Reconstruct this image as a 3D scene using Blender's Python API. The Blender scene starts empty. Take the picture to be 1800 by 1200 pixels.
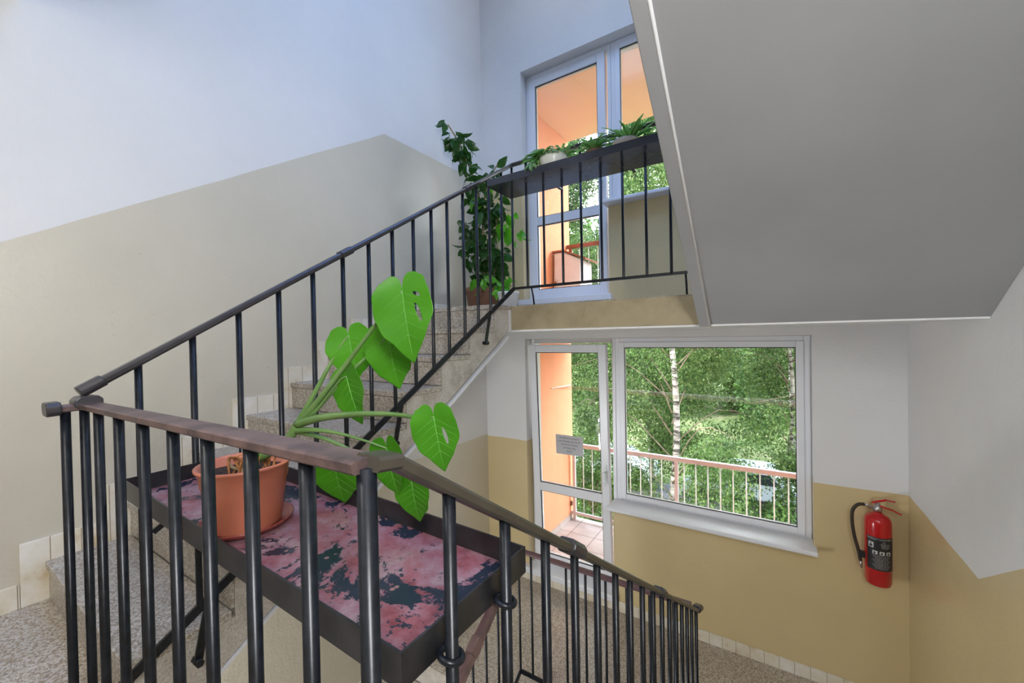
import bpy, math, random
import numpy as np
from mathutils import Vector, Matrix
random.seed(7); rng = np.random.default_rng(7)
SC = bpy.context.scene
COL = SC.collection
PI = math.pi

# ------------------------------------------------------------------ camera, sky, sun, portals, exposure
psi, pit, rol = 0.5724, -0.0114, -0.0186
Fv = Vector((-math.sin(psi)*math.cos(pit), math.cos(psi)*math.cos(pit), math.sin(pit)))
R0 = Vector((math.cos(psi), math.sin(psi), 0)); U0 = R0.cross(Fv)
Rv = R0*math.cos(rol)+U0*math.sin(rol); Uv = -R0*math.sin(rol)+U0*math.cos(rol)
cd = bpy.data.cameras.new('camera'); cam = bpy.data.objects.new('camera', cd); COL.objects.link(cam)
cam.matrix_world = Matrix(((Rv.x, Uv.x, -Fv.x, 0), (Rv.y, Uv.y, -Fv.y, 0), (Rv.z, Uv.z, -Fv.z, 1.1324), (0, 0, 0, 1)))
cd.sensor_width = 36; cd.lens = 710.9/1800*36; cd.clip_start = .02; cd.clip_end = 300
SC.camera = cam
SC.view_settings.view_transform = 'Standard'; SC.view_settings.look = 'None'
SC.view_settings.gamma = 1; SC.view_settings.use_curve_mapping = False
SC.view_settings.exposure = 0.56

w = bpy.data.worlds.new('sky'); SC.world = w; w.use_nodes = True
bg = w.node_tree.nodes['Background']; bg.inputs[1].default_value = 5.3
wt = w.node_tree; tc = wt.nodes.new('ShaderNodeTexCoord'); sx_ = wt.nodes.new('ShaderNodeSeparateXYZ'); wr = wt.nodes.new('ShaderNodeValToRGB')
wr.color_ramp.elements.new(.5); wr.color_ramp.elements.new(.72)
for e_, (p_, c_) in zip(wr.color_ramp.elements, ((0, (.92, .95, 1, 1)), (.5, (1.3, 1.34, 1.4, 1)), (.72, (1.2, 1.3, 1.45, 1)), (.95, (.30, .46, .80, 1)))):
    e_.position = p_; e_.color = c_
wt.links.new(tc.outputs['Generated'], sx_.inputs[0]); wt.links.new(sx_.outputs[2], wr.inputs[0]); wt.links.new(wr.outputs[0], bg.inputs[0])
sd = bpy.data.lights.new('sun', 'SUN'); sd.energy = 5.0; sd.angle = math.radians(12); sd.color = (1, .95, .85)
so = bpy.data.objects.new('sun', sd); COL.objects.link(so)
so.rotation_euler = Vector((.62, .45, -.75)).to_track_quat('-Z', 'Y').to_euler()

def portal(loc, sx, sy, direction):
    l = bpy.data.lights.new('daylight_portal', 'AREA'); l.shape = 'RECTANGLE'; l.size = sx; l.size_y = sy
    l.cycles.is_portal = True
    o = bpy.data.objects.new('daylight_portal', l); COL.objects.link(o); o.location = loc
    o.rotation_euler = Vector(direction).to_track_quat('-Z', 'Z' if abs(direction[2]) < .5 else 'Y').to_euler()
for dz in (0, 2.84):
    portal((-1.0, 4.12, -.1+dz), 2.7, 2.6, (0, -1, 0))
portal((-1.1, 1.7, 5.62), 2.4, 2.2, (0, 0, -1))

# ------------------------------------------------------------------ dimensions of the stairwell
XL, XR, YB, YF = -2.75, .761, 3.72, -1.5
XI, XJ = -1.641, -.355            # edges of the well
ZU, ZL, ZT = 1.362, -1.478, 2.84  # half landings and upper storey
RU, RD, G, Y0 = .1703, .18475, .277, .3915
CEIL = 5.45

# ------------------------------------------------------------------ material helpers
class NT:
    def __init__(s, name):
        s.m = bpy.data.materials.new(name); s.m.use_nodes = True; s.n = s.m.node_tree.nodes; s.l = s.m.node_tree.links
        s.b = s.n['Principled BSDF']; s.out = s.n['Material Output']
        s.geo = s.n.new('ShaderNodeNewGeometry'); s.pos = s.geo.outputs['Position']
    def link(s, a, b): s.l.new(a, b)
    def M(s, op, a, b=None, c=None):
        x = s.n.new('ShaderNodeMath'); x.operation = op
        for i, v in enumerate((a, b, c)):
            if v is None: continue
            if isinstance(v, (int, float)): x.inputs[i].default_value = v
            else: s.link(v, x.inputs[i])
        return x.outputs[0]
    def xyz(s):
        x = s.n.new('ShaderNodeSeparateXYZ'); s.link(s.pos, x.inputs[0]); return x.outputs
    def noise(s, scale, detail=4, rough=.5, vec=None, dist=0):
        x = s.n.new('ShaderNodeTexNoise'); x.inputs['Scale'].default_value = scale; x.inputs['Detail'].default_value = detail
        x.inputs['Roughness'].default_value = rough; x.inputs['Distortion'].default_value = dist
        s.link(vec or s.pos, x.inputs['Vector']); return x.outputs[0]
    def vor(s, scale, out='Color', feature='F1', vec=None):
        x = s.n.new('ShaderNodeTexVoronoi'); x.inputs['Scale'].default_value = scale; x.feature = feature
        s.link(vec or s.pos, x.inputs['Vector']); return x.outputs[out]
    def ramp(s, fac, stops, interp='LINEAR'):
        x = s.n.new('ShaderNodeValToRGB'); r = x.color_ramp; r.interpolation = interp
        while len(r.elements) < len(stops): r.elements.new(.5)
        for e, (p, c) in zip(r.elements, stops):
            e.position = p; e.color = (c, c, c, 1) if isinstance(c, (int, float)) else (*c, 1)
        s.link(fac, x.inputs[0]); return x.outputs[0]
    def mix(s, fac, a, b, mode='MIX'):
        x = s.n.new('ShaderNodeMix'); x.data_type = 'RGBA'; x.blend_type = mode
        for k, v in ((0, fac), (6, a), (7, b)):
            if isinstance(v, (int, float)): x.inputs[k].default_value = v
            elif isinstance(v, tuple): x.inputs[k].default_value = (*v, 1)
            else: s.link(v, x.inputs[k])
        return x.outputs[2]
    def bump(s, h, strength=.3, dist=.002):
        x = s.n.new('ShaderNodeBump'); x.inputs['Strength'].default_value = strength; x.inputs['Distance'].default_value = dist
        s.link(h, x.inputs['Height']); s.link(x.outputs[0], s.b.inputs['Normal'])
    def base(s, c):
        if isinstance(c, tuple): s.b.inputs['Base Color'].default_value = (*c, 1)
        else: s.link(c, s.b.inputs['Base Color'])
    def rough(s, r):
        if isinstance(r, (int, float)): s.b.inputs['Roughness'].default_value = r
        else: s.link(r, s.b.inputs['Roughness'])

def srgb(r, g, b):
    f = lambda c: (c/255/12.92) if c/255 <= .04045 else ((c/255+.055)/1.055)**2.4
    return (f(r), f(g), f(b))

def simple(name, col, rough=.5, metal=0, nscale=30, namt=.12, bump=0, spec=None, coat=0):
    t = NT(name)
    n = t.noise(nscale, 4)
    dark = tuple(c*(1-namt) for c in col); light = tuple(min(1, c*(1+namt)) for c in col)
    t.base(t.ramp(n, [(.3, dark), (.7, light)])); t.rough(rough); t.b.inputs['Metallic'].default_value = metal
    if bump: t.bump(t.noise(nscale*4, 3), bump, .001)
    if spec is not None: t.b.inputs['Specular IOR Level'].default_value = spec
    if coat: t.b.inputs['Coat Weight'].default_value = coat
    return t.m

WHITE = srgb(226, 226, 226); DADO = srgb(214, 194, 146)
def wall_mat(name, mask_fn, DADO=DADO):
    """white distemper above, beige gloss paint below; mask_fn gives 1 where the gloss dado is"""
    t = NT(name); X, Y, Z = t.xyz()
    wob = t.M('MULTIPLY', t.M('SUBTRACT', t.noise(2.2, 2), .5), .016)
    m = mask_fn(t, X, Y, t.M('ADD', Z, wob))
    n = t.noise(1.3, 5, .6)
    wcol = t.mix(t.ramp(n, [(.35, 0.0), (.75, 1.0)]), WHITE, tuple(c*.93 for c in WHITE))
    dcol = t.mix(t.ramp(n, [(.35, 0.0), (.75, 1.0)]), DADO, tuple(c*.90 for c in DADO))
    # small scuffs and chips
    sc = t.ramp(t.noise(38, 2), [(.76, 0.0), (.79, 1.0)])
    dcol = t.mix(t.M('MULTIPLY', sc, .35), dcol, (.30, .25, .18))
    t.base(t.mix(m, wcol, dcol))
    r = t.M('SUBTRACT', .85, t.M('MULTIPLY', m, .45)); t.rough(r)
    t.link(t.M('MULTIPLY', m, .8), t.b.inputs['Coat Weight']); t.b.inputs['Coat Roughness'].default_value = .33
    h = t.M('ADD', t.noise(9, 3), t.M('MULTIPLY', t.noise(60, 4), .35))
    t.bump(h, .35, .012)
    return t.m
def lt(t, z, line): return t.M('LESS_THAN', z, line)
def gt(t, z, line): return t.M('GREATER_THAN', z, line)
def clampmap(t, v, a, b, ya, yb):
    x = t.n.new('ShaderNodeMapRange'); x.clamp = True
    t.link(v, x.inputs[0])
    for i, k in enumerate((a, b, ya, yb)): x.inputs[i+1].default_value = k
    return x.outputs[0]
def mask_left(t, X, Y, Z):
    up = lt(t, Z, clampmap(t, Y, -1.0+1.0, 2.33, 1.40, 2.872))
    above = gt(t, Z, clampmap(t, Y, .39, 2.6, .0, 1.27))
    low = lt(t, Z, clampmap(t, Y, .0, 2.44, -1.44, .03))
    return t.M('MAXIMUM', t.M('MULTIPLY', up, above), low)
def mask_right(t, X, Y, Z):
    low = lt(t, Z, clampmap(t, Y, .3, 2.62, 1.44, .015))
    return low
def mask_back(t, X, Y, Z):
    low = lt(t, Z, .012); a = t.M('MULTIPLY', lt(t, Z, 2.872), gt(t, Z, 1.27))
    return t.M('MAXIMUM', low, a)
def mask_front(t, X, Y, Z):
    return t.M('MAXIMUM', t.M('MULTIPLY', lt(t, Z, 1.44), gt(t, Z, -.1)), t.M('MULTIPLY', lt(t, Z, 1.44+2.84), gt(t, Z, 2.7)))
M = {}
M['wall_left'] = wall_mat('wall_paint_left', mask_left, srgb(209, 202, 184)); M['wall_right'] = wall_mat('wall_paint_right', mask_right)  # paler left dado: sheen of daylight put into its paint colour
M['wall_back'] = wall_mat('wall_paint_back', mask_back); M['wall_front'] = wall_mat('wall_paint_front', mask_front)
M['plaster'] = simple('white_plaster', WHITE, .85, nscale=3, namt=.04, bump=.2)
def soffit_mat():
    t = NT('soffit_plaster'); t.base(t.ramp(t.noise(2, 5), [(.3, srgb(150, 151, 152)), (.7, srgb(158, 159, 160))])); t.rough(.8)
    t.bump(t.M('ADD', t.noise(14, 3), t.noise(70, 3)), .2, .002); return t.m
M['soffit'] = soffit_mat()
def dado_mat():
    t = NT('beige_gloss_paint'); n = t.noise(7, 5, .65)
    t.base(t.ramp(n, [(.3, srgb(142, 127, 98)), (.5, srgb(158, 145, 115)), (.8, srgb(168, 154, 122))])); t.rough(.4); t.bump(t.noise(50, 3), .3, .003); return t.m
M['beam'] = dado_mat()
def terrazzo(name, base, spots, scale, dirt=.25):
    t = NT(name)
    c = t.vor(scale); sep = t.n.new('ShaderNodeSeparateColor'); t.link(c, sep.inputs[0])
    col = t.ramp(sep.outputs[0], spots, 'CONSTANT')
    col = t.mix(t.ramp(t.noise(scale*2.2, 3), [(.35, 0.0), (.6, 1.0)]), base, col)
    n = t.noise(3.5, 5, .6)
    col = t.mix(t.M('MULTIPLY', t.ramp(n, [(.4, 0.0), (.75, 1.0)]), dirt), col, (.16, .12, .08))
    t.base(col); t.rough(.27); t.bump(t.noise(scale*1.5, 2), .1, .0006); return t.m
M['terrazzo'] = terrazzo('terrazzo_floor', srgb(188, 176, 160), [(0, srgb(128, 108, 88)), (.22, srgb(208, 201, 190)), (.52, srgb(172, 152, 126)), (.72, srgb(224, 220, 212)), (.93, srgb(96, 86, 76))], 165)
M['step'] = terrazzo('terrazzo_step', srgb(176, 167, 154), [(0, srgb(132, 120, 106)), (.3, srgb(192, 186, 176)), (.6, srgb(164, 150, 132)), (.8, srgb(210, 206, 198))], 150, .4)
def stringer_mat():
    t = NT('stringer_concrete'); n = t.noise(5, 6, .7)
    c = t.ramp(n, [(.25, srgb(150, 138, 120)), (.5, srgb(200, 193, 182)), (.8, srgb(222, 219, 213))])
    c = t.mix(t.M('MULTIPLY', t.ramp(t.noise(140, 2), [(.4, 0.0), (.65, 1.0)]), .35), c, (.12, .1, .08))
    t.base(c); t.rough(.6); t.bump(t.noise(60, 4), .4, .004); return t.m
M['stringer'] = stringer_mat()
def tile_mat():
    t = NT('skirting_tile'); X, Y, Z = t.xyz()
    u = t.M('ADD', X, Y)
    g = t.M('LESS_THAN', t.M('FRACT', t.M('MULTIPLY', u, 1/.098)), .035)
    n = t.noise(6, 5, .65)
    c = t.ramp(n, [(.28, srgb(196, 172, 128)), (.42, srgb(224, 214, 192)), (.7, srgb(240, 237, 228))])
    t.base(t.mix(g, c, srgb(158, 142, 116))); t.rough(.35); t.bump(t.M('SUBTRACT', 1.0, g), .5, .002); return t.m
M['tile'] = tile_mat()
M['iron'] = simple('black_iron_paint', (.008, .010, .014), .3, nscale=60, namt=.5, bump=.07, spec=.35)
def worn_rail():
    t = NT('worn_brown_rail'); n = t.noise(12, 6, .7)
    c = t.ramp(n, [(.35, (.05, .035, .035)), (.5, (.12, .075, .07)), (.7, (.16, .105, .095))])
    t.base(c); t.rough(.45); t.bump(t.noise(45, 4), .3, .002); return t.m
M['rail_worn'] = worn_rail()
M['rail_dark'] = simple('dark_plastic_rail', (.035, .032, .036), .35, nscale=14, namt=.25)
M['rail_bronze'] = simple('dark_bronze_rail', (.055, .048, .038), .32, nscale=14, namt=.25)
M['rail_red'] = simple('brown_red_rail', (.11, .055, .055), .35, nscale=14, namt=.2)
M['pvc'] = simple('white_window_pvc', srgb(232, 234, 240), .3, nscale=4, namt=.015)
M['rubber'] = simple('black_rubber_gasket', (.02, .02, .022), .6)
M['metal'] = simple('brushed_steel', (.55, .55, .56), .3, metal=1)
def glass_mat(name='window_glass', tint=(.97, .985, .98, 1)):
    t = NT(name); n = t.n
    tr = n.new('ShaderNodeBsdfTransparent'); tr.inputs[0].default_value = tint
    gl = n.new('ShaderNodeBsdfGlossy'); gl.inputs['Roughness'].default_value = .02
    fr = n.new('ShaderNodeFresnel'); fr.inputs[0].default_value = 1.45
    mx = n.new('ShaderNodeMixShader'); t.link(t.M('MULTIPLY', fr.outputs[0], .8), mx.inputs[0]); t.link(tr.outputs[0], mx.inputs[1]); t.link(gl.outputs[0], mx.inputs[2])
    t.link(mx.outputs[0], t.out.inputs[0]); return t.m
M['glass'] = glass_mat(); M['fill_roof_glass'] = glass_mat('blue_fill_roof_glass', (.66, .78, .95, 1))  # blue tint cools the fill light from the added roof light
M['orange'] = simple('orange_facade_plaster', srgb(238, 166, 126), .85, nscale=5, namt=.04, bump=.4)
M['peach'] = simple('lit_ceiling_plaster', srgb(255, 216, 188), .85, nscale=5, namt=.02)  # lighter copy of the orange: daylight on the ceiling put into the colour
def paver():
    t = NT('balcony_floor_tiles'); X, Y, Z = t.xyz()
    g = t.M('MAXIMUM', t.M('LESS_THAN', t.M('FRACT', t.M('MULTIPLY', X, 1/.33)), .03), t.M('LESS_THAN', t.M('FRACT', t.M('MULTIPLY', Y, 1/.33)), .03))
    t.base(t.mix(g, t.ramp(t.noise(4, 4), [(.3, srgb(176, 164, 156)), (.7, srgb(205, 196, 190))]), srgb(120, 110, 104))); t.rough(.5); return t.m
M['paver'] = paver()
M['pink_rail'] = simple('pinkish_balcony_rail', srgb(212, 202, 205), .4, nscale=8, namt=.08)
M['white_rod'] = simple('white_painted_rod', srgb(225, 232, 230), .4)
M['brown_rail'] = simple('brown_balcony_rail', srgb(150, 96, 78), .5, nscale=8, namt=.2)
def tray_mat():
    t = NT('peeling_red_tray'); n = t.noise(5.2, 7, .72, dist=.6)
    red = t.ramp(t.noise(14, 6, .7), [(.3, srgb(120, 54, 56)), (.42, srgb(142, 84, 90)), (.54, srgb(150, 110, 118)), (.68, srgb(164, 142, 140))])
    k = t.ramp(n, [(.455, 1.0), (.475, 0.0)])
    fine = t.ramp(t.noise(60, 3), [(.62, 0.0), (.66, 1.0)])
    k2 = t.M('MAXIMUM', k, t.M('MULTIPLY', fine, t.ramp(n, [(.5, 1.0), (.6, 0.0)])))
    c = t.mix(k2, red, (.02, .028, .045))
    dots = t.ramp(t.vor(34, 'Distance'), [(.16, 1.0), (.2, 0.0)])
    c = t.mix(t.M('MULTIPLY', t.M('MULTIPLY', dots, k), .7), c, srgb(176, 130, 124))
    t.base(c); t.rough(t.ramp(n, [(.45, .22), (.5, .5)])); t.bump(t.M('SUBTRACT', 1.0, k2), .4, .001); return t.m
M['tray'] = tray_mat()
M['tray_rim'] = simple('black_tray_rim', (.02, .02, .022), .3, nscale=20, namt=.5, bump=.2)
M['tray_gloss'] = simple('glossy_black_tray', (.05, .055, .07), .12, nscale=9, namt=.2, bump=.15)
M['terracotta'] = simple('terracotta_plastic', srgb(200, 122, 96), .38, nscale=9, namt=.08)
M['saucer'] = simple('dark_terracotta_plastic', srgb(140, 66, 56), .3, nscale=9, namt=.08)
M['soil'] = simple('potting_soil', (.045, .028, .02), .95, nscale=160, namt=.8, bump=1)
M['brown_pot'] = simple('brown_planter', srgb(128, 90, 68), .6, nscale=12, namt=.15)
M['white_pot'] = simple('white_glazed_pot', srgb(222, 220, 214), .3, nscale=9, namt=.05)
M['tan_pot'] = simple('sand_glazed_pot', srgb(196, 176, 152), .4, nscale=9, namt=.05)
M['dry'] = simple('dry_brown_stalk', srgb(176, 116, 66), .8, nscale=50, namt=.3)
def leaf_mat(name, c1, c2, trans=.45, rough=.4, nscale=8):
    t = NT(name); n = t.n
    col = t.ramp(t.noise(nscale, 3), [(.3, c1), (.7, c2)])
    t.base(col); t.rough(rough)
    tl = n.new('ShaderNodeBsdfTranslucent'); t.link(t.mix(1.0, col, (1.0, 1.25, .55), 'MULTIPLY'), tl.inputs[0])
    mx = n.new('ShaderNodeMixShader'); mx.inputs[0].default_value = trans
    t.link(t.b.outputs[0], mx.inputs[1]); t.link(tl.outputs[0], mx.inputs[2]); t.link(mx.outputs[0], t.out.inputs[0]); return t.m
M['monstera'] = leaf_mat('monstera_leaf', (.065, .27, .014), (.11, .39, .022), .5, .3, 5)
M['vein'] = leaf_mat('monstera_vein', (.13, .40, .06), (.17, .46, .08), .3)
M['petiole'] = leaf_mat('petiole_green', (.10, .20, .05), (.18, .30, .10), .15, .35)
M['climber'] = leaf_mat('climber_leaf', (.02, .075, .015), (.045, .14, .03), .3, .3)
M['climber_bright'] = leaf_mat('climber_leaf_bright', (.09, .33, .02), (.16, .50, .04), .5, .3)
M['cactus'] = leaf_mat('shelf_plant_leaf', (.16, .34, .10), (.42, .60, .30), .45, .35)  # green lightened, back-light from the window is in the leaf colour
M['stem'] = simple('brown_plant_stem', srgb(150, 130, 96), .8, nscale=40, namt=.3)
def outleaf(name, c1, c2, c3):
    t = NT(name); n = t.n
    a = t.vor(7); sep = n.new('ShaderNodeSeparateColor'); t.link(a, sep.inputs[0])
    col = t.ramp(t.M('ADD', t.M('MULTIPLY', sep.outputs[0], .5), t.M('MULTIPLY', t.noise(.5, 3), .5)), [(.25, c1), (.5, c2), (.75, c3)])
    t.base(col); t.rough(.5)
    tl = n.new('ShaderNodeBsdfTranslucent'); t.link(col, tl.inputs[0])
    mx = n.new('ShaderNodeMixShader'); mx.inputs[0].default_value = .4
    t.link(t.b.outputs[0], mx.inputs[1]); t.link(tl.outputs[0], mx.inputs[2]); t.link(mx.outputs[0], t.out.inputs[0]); return t.m
M['birch_leaf'] = outleaf('birch_leaves', (.028, .075, .014), (.085, .175, .036), (.20, .30, .10))
M['bush_leaf'] = outleaf('bush_leaves', (.025, .07, .012), (.07, .165, .028), (.16, .27, .065))
def bark():
    t = NT('birch_bark'); X, Y, Z = t.xyz()
    cmb = t.n.new('ShaderNodeCombineXYZ'); t.link(X, cmb.inputs[0]); t.link(Y, cmb.inputs[1]); t.link(t.M('MULTIPLY', Z, 4.0), cmb.inputs[2])
    t.base(t.ramp(t.noise(2.2, 5, .7, cmb.outputs[0]), [(.42, (.04, .036, .03)), (.52, (.34, .32, .29)), (.7, (.56, .54, .51))])); t.rough(.8); return t.m
M['bark'] = bark()
M['twig'] = simple('birch_twigs', (.20, .15, .11), .85, nscale=5, namt=.4)
def grass():
    t = NT('dry_grass_slope'); t.base(t.ramp(t.noise(.6, 6, .7), [(.3, (.06, .11, .03)), (.5, (.14, .19, .06)), (.7, (.34, .29, .17))])); t.rough(.95); t.bump(t.noise(3, 5), 1, .3); return t.m
M['grass'] = grass()
M['red'] = simple('red_enamel', (.52, .008, .012), .22, nscale=6, namt=.06, coat=.4)
M['label_black'] = simple('black_label', (.022, .022, .026), .4)
M['label_white'] = simple('white_print', (.62, .62, .62), .5, nscale=6, namt=.05)
M['hose'] = simple('black_hose', (.035, .024, .018), .5, nscale=40, namt=.3)
M['paper'] = simple('grey_paper_notice', srgb(188, 188, 192), .7, nscale=6, namt=.03)
M['ink'] = simple('dark_red_ink', (.10, .02, .03), .6)
M['ink_dark'] = simple('dark_ink', (.03, .03, .04), .6)
M['car'] = simple('pale_blue_car_paint', (.50, .58, .66), .25, nscale=2, namt=.05)
M['car_glass'] = simple('dark_car_glass', (.03, .04, .05), .1)
M['asphalt'] = simple('asphalt', (.16, .16, .16), .9, nscale=10, namt=.2)
M['cloth'] = simple('white_cover_sheet', srgb(228, 228, 230), .8, nscale=6, namt=.05, bump=.5)
M['door_wood'] = simple('brown_flat_door', srgb(120, 84, 56), .4, nscale=6, namt=.1)
def emit(name, col, s):
    t = NT(name); t.b.inputs['Emission Color'].default_value = (*col, 1); t.b.inputs['Emission Strength'].default_value = s; return t.m
M['fill_lamp_glass'] = emit('opal_fill_lamp_glass', (1, .95, .86), 3)  # glowing shade of the added fill lamps

# ------------------------------------------------------------------ mesh helpers
def world_loc(o):
    v = Vector((0, 0, 0))
    while o is not None: v += o.location; o = o.parent
    return v
def tag(o, label=None, cat=None, group=None, kind=None):
    for k, v in (('label', label), ('category', cat), ('group', group), ('kind', kind)):
        if v: o[k] = v
    return o
def thing(name, loc, label, cat, group=None, kind=None):
    o = bpy.data.objects.new(name, None); COL.objects.link(o); o.location = loc; o.empty_display_size = .1
    return tag(o, label, cat, group, kind)
class MB:
    def __init__(s): s.v = []; s.f = []; s.sm = []
    def add(s, vs, fs, smooth=False):
        n = len(s.v); s.v += [tuple(p) for p in vs]; s.f += [tuple(i+n for i in f) for f in fs]; s.sm += [smooth]*len(fs); return s
    def box(s, x0, x1, y0, y1, z0, z1):
        vs = [(x, y, z) for x in (x0, x1) for y in (y0, y1) for z in (z0, z1)]
        return s.add(vs, [(0, 1, 3, 2), (4, 6, 7, 5), (0, 4, 5, 1), (2, 3, 7, 6), (0, 2, 6, 4), (1, 5, 7, 3)])
    def prism(s, poly, axis, a, b):
        """extrude a 2-D polygon along axis ('x': poly is (y,z); 'y': (x,z); 'z': (x,y))"""
        def P(p, t): return {'x': (t, p[0], p[1]), 'y': (p[0], t, p[1]), 'z': (p[0], p[1], t)}[axis]
        n = len(poly); vs = [P(p, a) for p in poly]+[P(p, b) for p in poly]
        fs = [tuple(range(n)), tuple(range(2*n-1, n-1, -1))]+[(i, (i+1) % n, n+(i+1) % n, n+i) for i in range(n)]
        return s.add(vs, fs)
    def tube(s, pts, r, n=12, caps=True):
        pts = [Vector(p) for p in pts]; rs = r if isinstance(r, (list, tuple)) else [r]*len(pts)
        vs = []; fs = []; u = None
        for i, p in enumerate(pts):
            d = (pts[min(i+1, len(pts)-1)]-pts[max(i-1, 0)]).normalized()
            if u is None:
                u = d.cross(Vector((0, 0, 1)));
                if u.length < .05: u = Vector((1, 0, 0))
            u = (u-d*u.dot(d)).normalized(); v = d.cross(u)
            for k in range(n):
                a = 2*PI*k/n; vs.append(p+u*(math.cos(a)*rs[i])+v*(math.sin(a)*rs[i]))
        for i in range(len(pts)-1):
            for k in range(n):
                a = i*n+k; b = i*n+(k+1) % n; fs.append((a, b, b+n, a+n))
        s.add(vs, fs, True)
        if caps:
            m = len(s.v)-len(vs)
            s.f += [tuple(m+k for k in range(n-1, -1, -1)), tuple(m+(len(pts)-1)*n+k for k in range(n))]; s.sm += [False, False]
        return s
    def bar(s, a, b, w, h, up=(0, 0, 1), bev=.0):
        """rectangular bar from a to b, w wide, h high, corners chamfered"""
        a = Vector(a); b = Vector(b); d = (b-a).normalized(); sd = d.cross(Vector(up)).normalized(); u = sd.cross(d)
        c = bev
        prof = [(-w/2+c, -h/2), (w/2-c, -h/2), (w/2, -h/2+c), (w/2, h/2-c), (w/2-c, h/2), (-w/2+c, h/2), (-w/2, h/2-c), (-w/2, -h/2+c)] if c else [(-w/2, -h/2), (w/2, -h/2), (w/2, h/2), (-w/2, h/2)]
        n = len(prof); vs = [a+sd*x+u*y for x, y in prof]+[b+sd*x+u*y for x, y in prof]
        return s.add(vs, [tuple(range(n-1, -1, -1)), tuple(range(n, 2*n))]+[(i, (i+1) % n, n+(i+1) % n, n+i) for i in range(n)])
    def lathe(s, prof, c, n=40, closed=False):
        vs = []; fs = []
        for r, z in prof:
            for k in range(n):
                a = 2*PI*k/n; vs.append((c[0]+r*math.cos(a), c[1]+r*math.sin(a), c[2]+z))
        m = len(prof)
        for i in range(m-1 if not closed else m):
            for k in range(n):
                j = (i+1) % m; fs.append((i*n+k, i*n+(k+1) % n, j*n+(k+1) % n, j*n+k))
        s.add(vs, fs, True)
        if not closed:
            b = len(s.v)-len(vs)
            if prof[0][0] > 1e-4: s.f.append(tuple(b+k for k in range(n-1, -1, -1))); s.sm.append(False)
            if prof[-1][0] > 1e-4: s.f.append(tuple(b+(m-1)*n+k for k in range(n))); s.sm.append(False)
        return s
    def torus(s, c, R, r, axis=(0, 0, 1), n=24, m=10):
        ax = Vector(axis).normalized(); u = ax.orthogonal().normalized(); v = ax.cross(u); c = Vector(c); vs = []; fs = []
        for i in range(n):
            a = 2*PI*i/n; d = u*math.cos(a)+v*math.sin(a)
            for k in range(m):
                b = 2*PI*k/m; vs.append(c+d*(R+r*math.cos(b))+ax*(r*math.sin(b)))
        for i in range(n):
            for k in range(m): fs.append((i*m+k, ((i+1) % n)*m+k, ((i+1) % n)*m+(k+1) % m, i*m+(k+1) % m))
        return s.add(vs, fs, True)
    def build(s, name, mat, parent=None, bevel=0, sharp=40):
        me = bpy.data.meshes.new(name); o = bpy.data.objects.new(name, me); COL.objects.link(o)
        V = np.array(s.v, dtype=float)
        if parent is not None: o.parent = parent; off = world_loc(parent)
        else:
            mn, mx = V.min(0), V.max(0); off = Vector(((mn[0]+mx[0])/2, (mn[1]+mx[1])/2, mn[2])); o.location = off
        me.from_pydata((V-np.array(off)).tolist(), [], s.f)
        me.polygons.foreach_set('use_smooth', s.sm); me.materials.append(mat if not isinstance(mat, str) else M[mat])
        import bmesh
        bm = bmesh.new(); bm.from_mesh(me); bmesh.ops.recalc_face_normals(bm, faces=bm.faces[:]); bm.to_mesh(me); bm.free()
        if bevel:
            b = o.modifiers.new('bevel', 'BEVEL'); b.width = bevel; b.segments = 2; b.limit_method = 'ANGLE'; b.angle_limit = math.radians(35)
        return o
def smooth_path(pts, k=6):
    pts = [Vector(p) for p in pts]; out = []
    for i in range(len(pts)-1):
        p0 = pts[max(i-1, 0)]; p1 = pts[i]; p2 = pts[i+1]; p3 = pts[min(i+2, len(pts)-1)]
        for j in range(k):
            t = j/k; out.append(.5*((2*p1)+(p2-p0)*t+(2*p0-5*p1+4*p2-p3)*t*t+(3*p1-p0-3*p2+p3)*t**3))
    out.append(pts[-1]); return out
def structure(o, label=None, cat=None): o['kind'] = 'structure'; tag(o, label, cat); return o

# ------------------------------------------------------------------ room shell
T = .25
# back wall with the stair windows cut out (opening reaches lower under the door)
OX0, OXM, OX1 = -2.232, -1.29, .245
def back_wall():
    b = MB(); y0, y1 = YB, YB+.33
    xs = [XL-T, OX0, OXM, OX1, XR+T]
    for dz0, (zb, zs, zt) in enumerate(((-1.376, -.495, 1.105), (1.464, 2.345, 3.945))):
        pass
    # left and right full-height pieces
    b.box(xs[0], xs[1], y0, y1, -3.2, CEIL); b.box(xs[3], xs[4], y0, y1, -3.2, CEIL)
    b.box(xs[1], xs[2], y0, y1, -3.2, -1.376); b.box(xs[2], xs[3], y0, y1, -3.2, -.495)
    b.box(xs[1], xs[3], y0, y1, 1.105, 1.464); b.box(xs[2], xs[3], y0, y1, 1.464, 2.345)
    b.box(xs[1], xs[3], y0, y1, 3.945, CEIL)
    return structure(b.build('wall_back', 'wall_back'), 'back stairwell wall with white paint over a beige gloss dado', 'wall')
back_wall()
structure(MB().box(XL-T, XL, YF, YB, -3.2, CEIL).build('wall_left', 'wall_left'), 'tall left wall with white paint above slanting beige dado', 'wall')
structure(MB().box(XR, XR+T, YF, YB, -3.2, CEIL).build('wall_right', 'wall_right'), 'right wall with white paint above beige dado', 'wall')
fw = MB().box(XL-T, XR+T, YF-T, YF, -3.2, CEIL)
structure(fw.build('wall_front', 'wall_front'), 'landing wall behind the viewer', 'wall')
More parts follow.
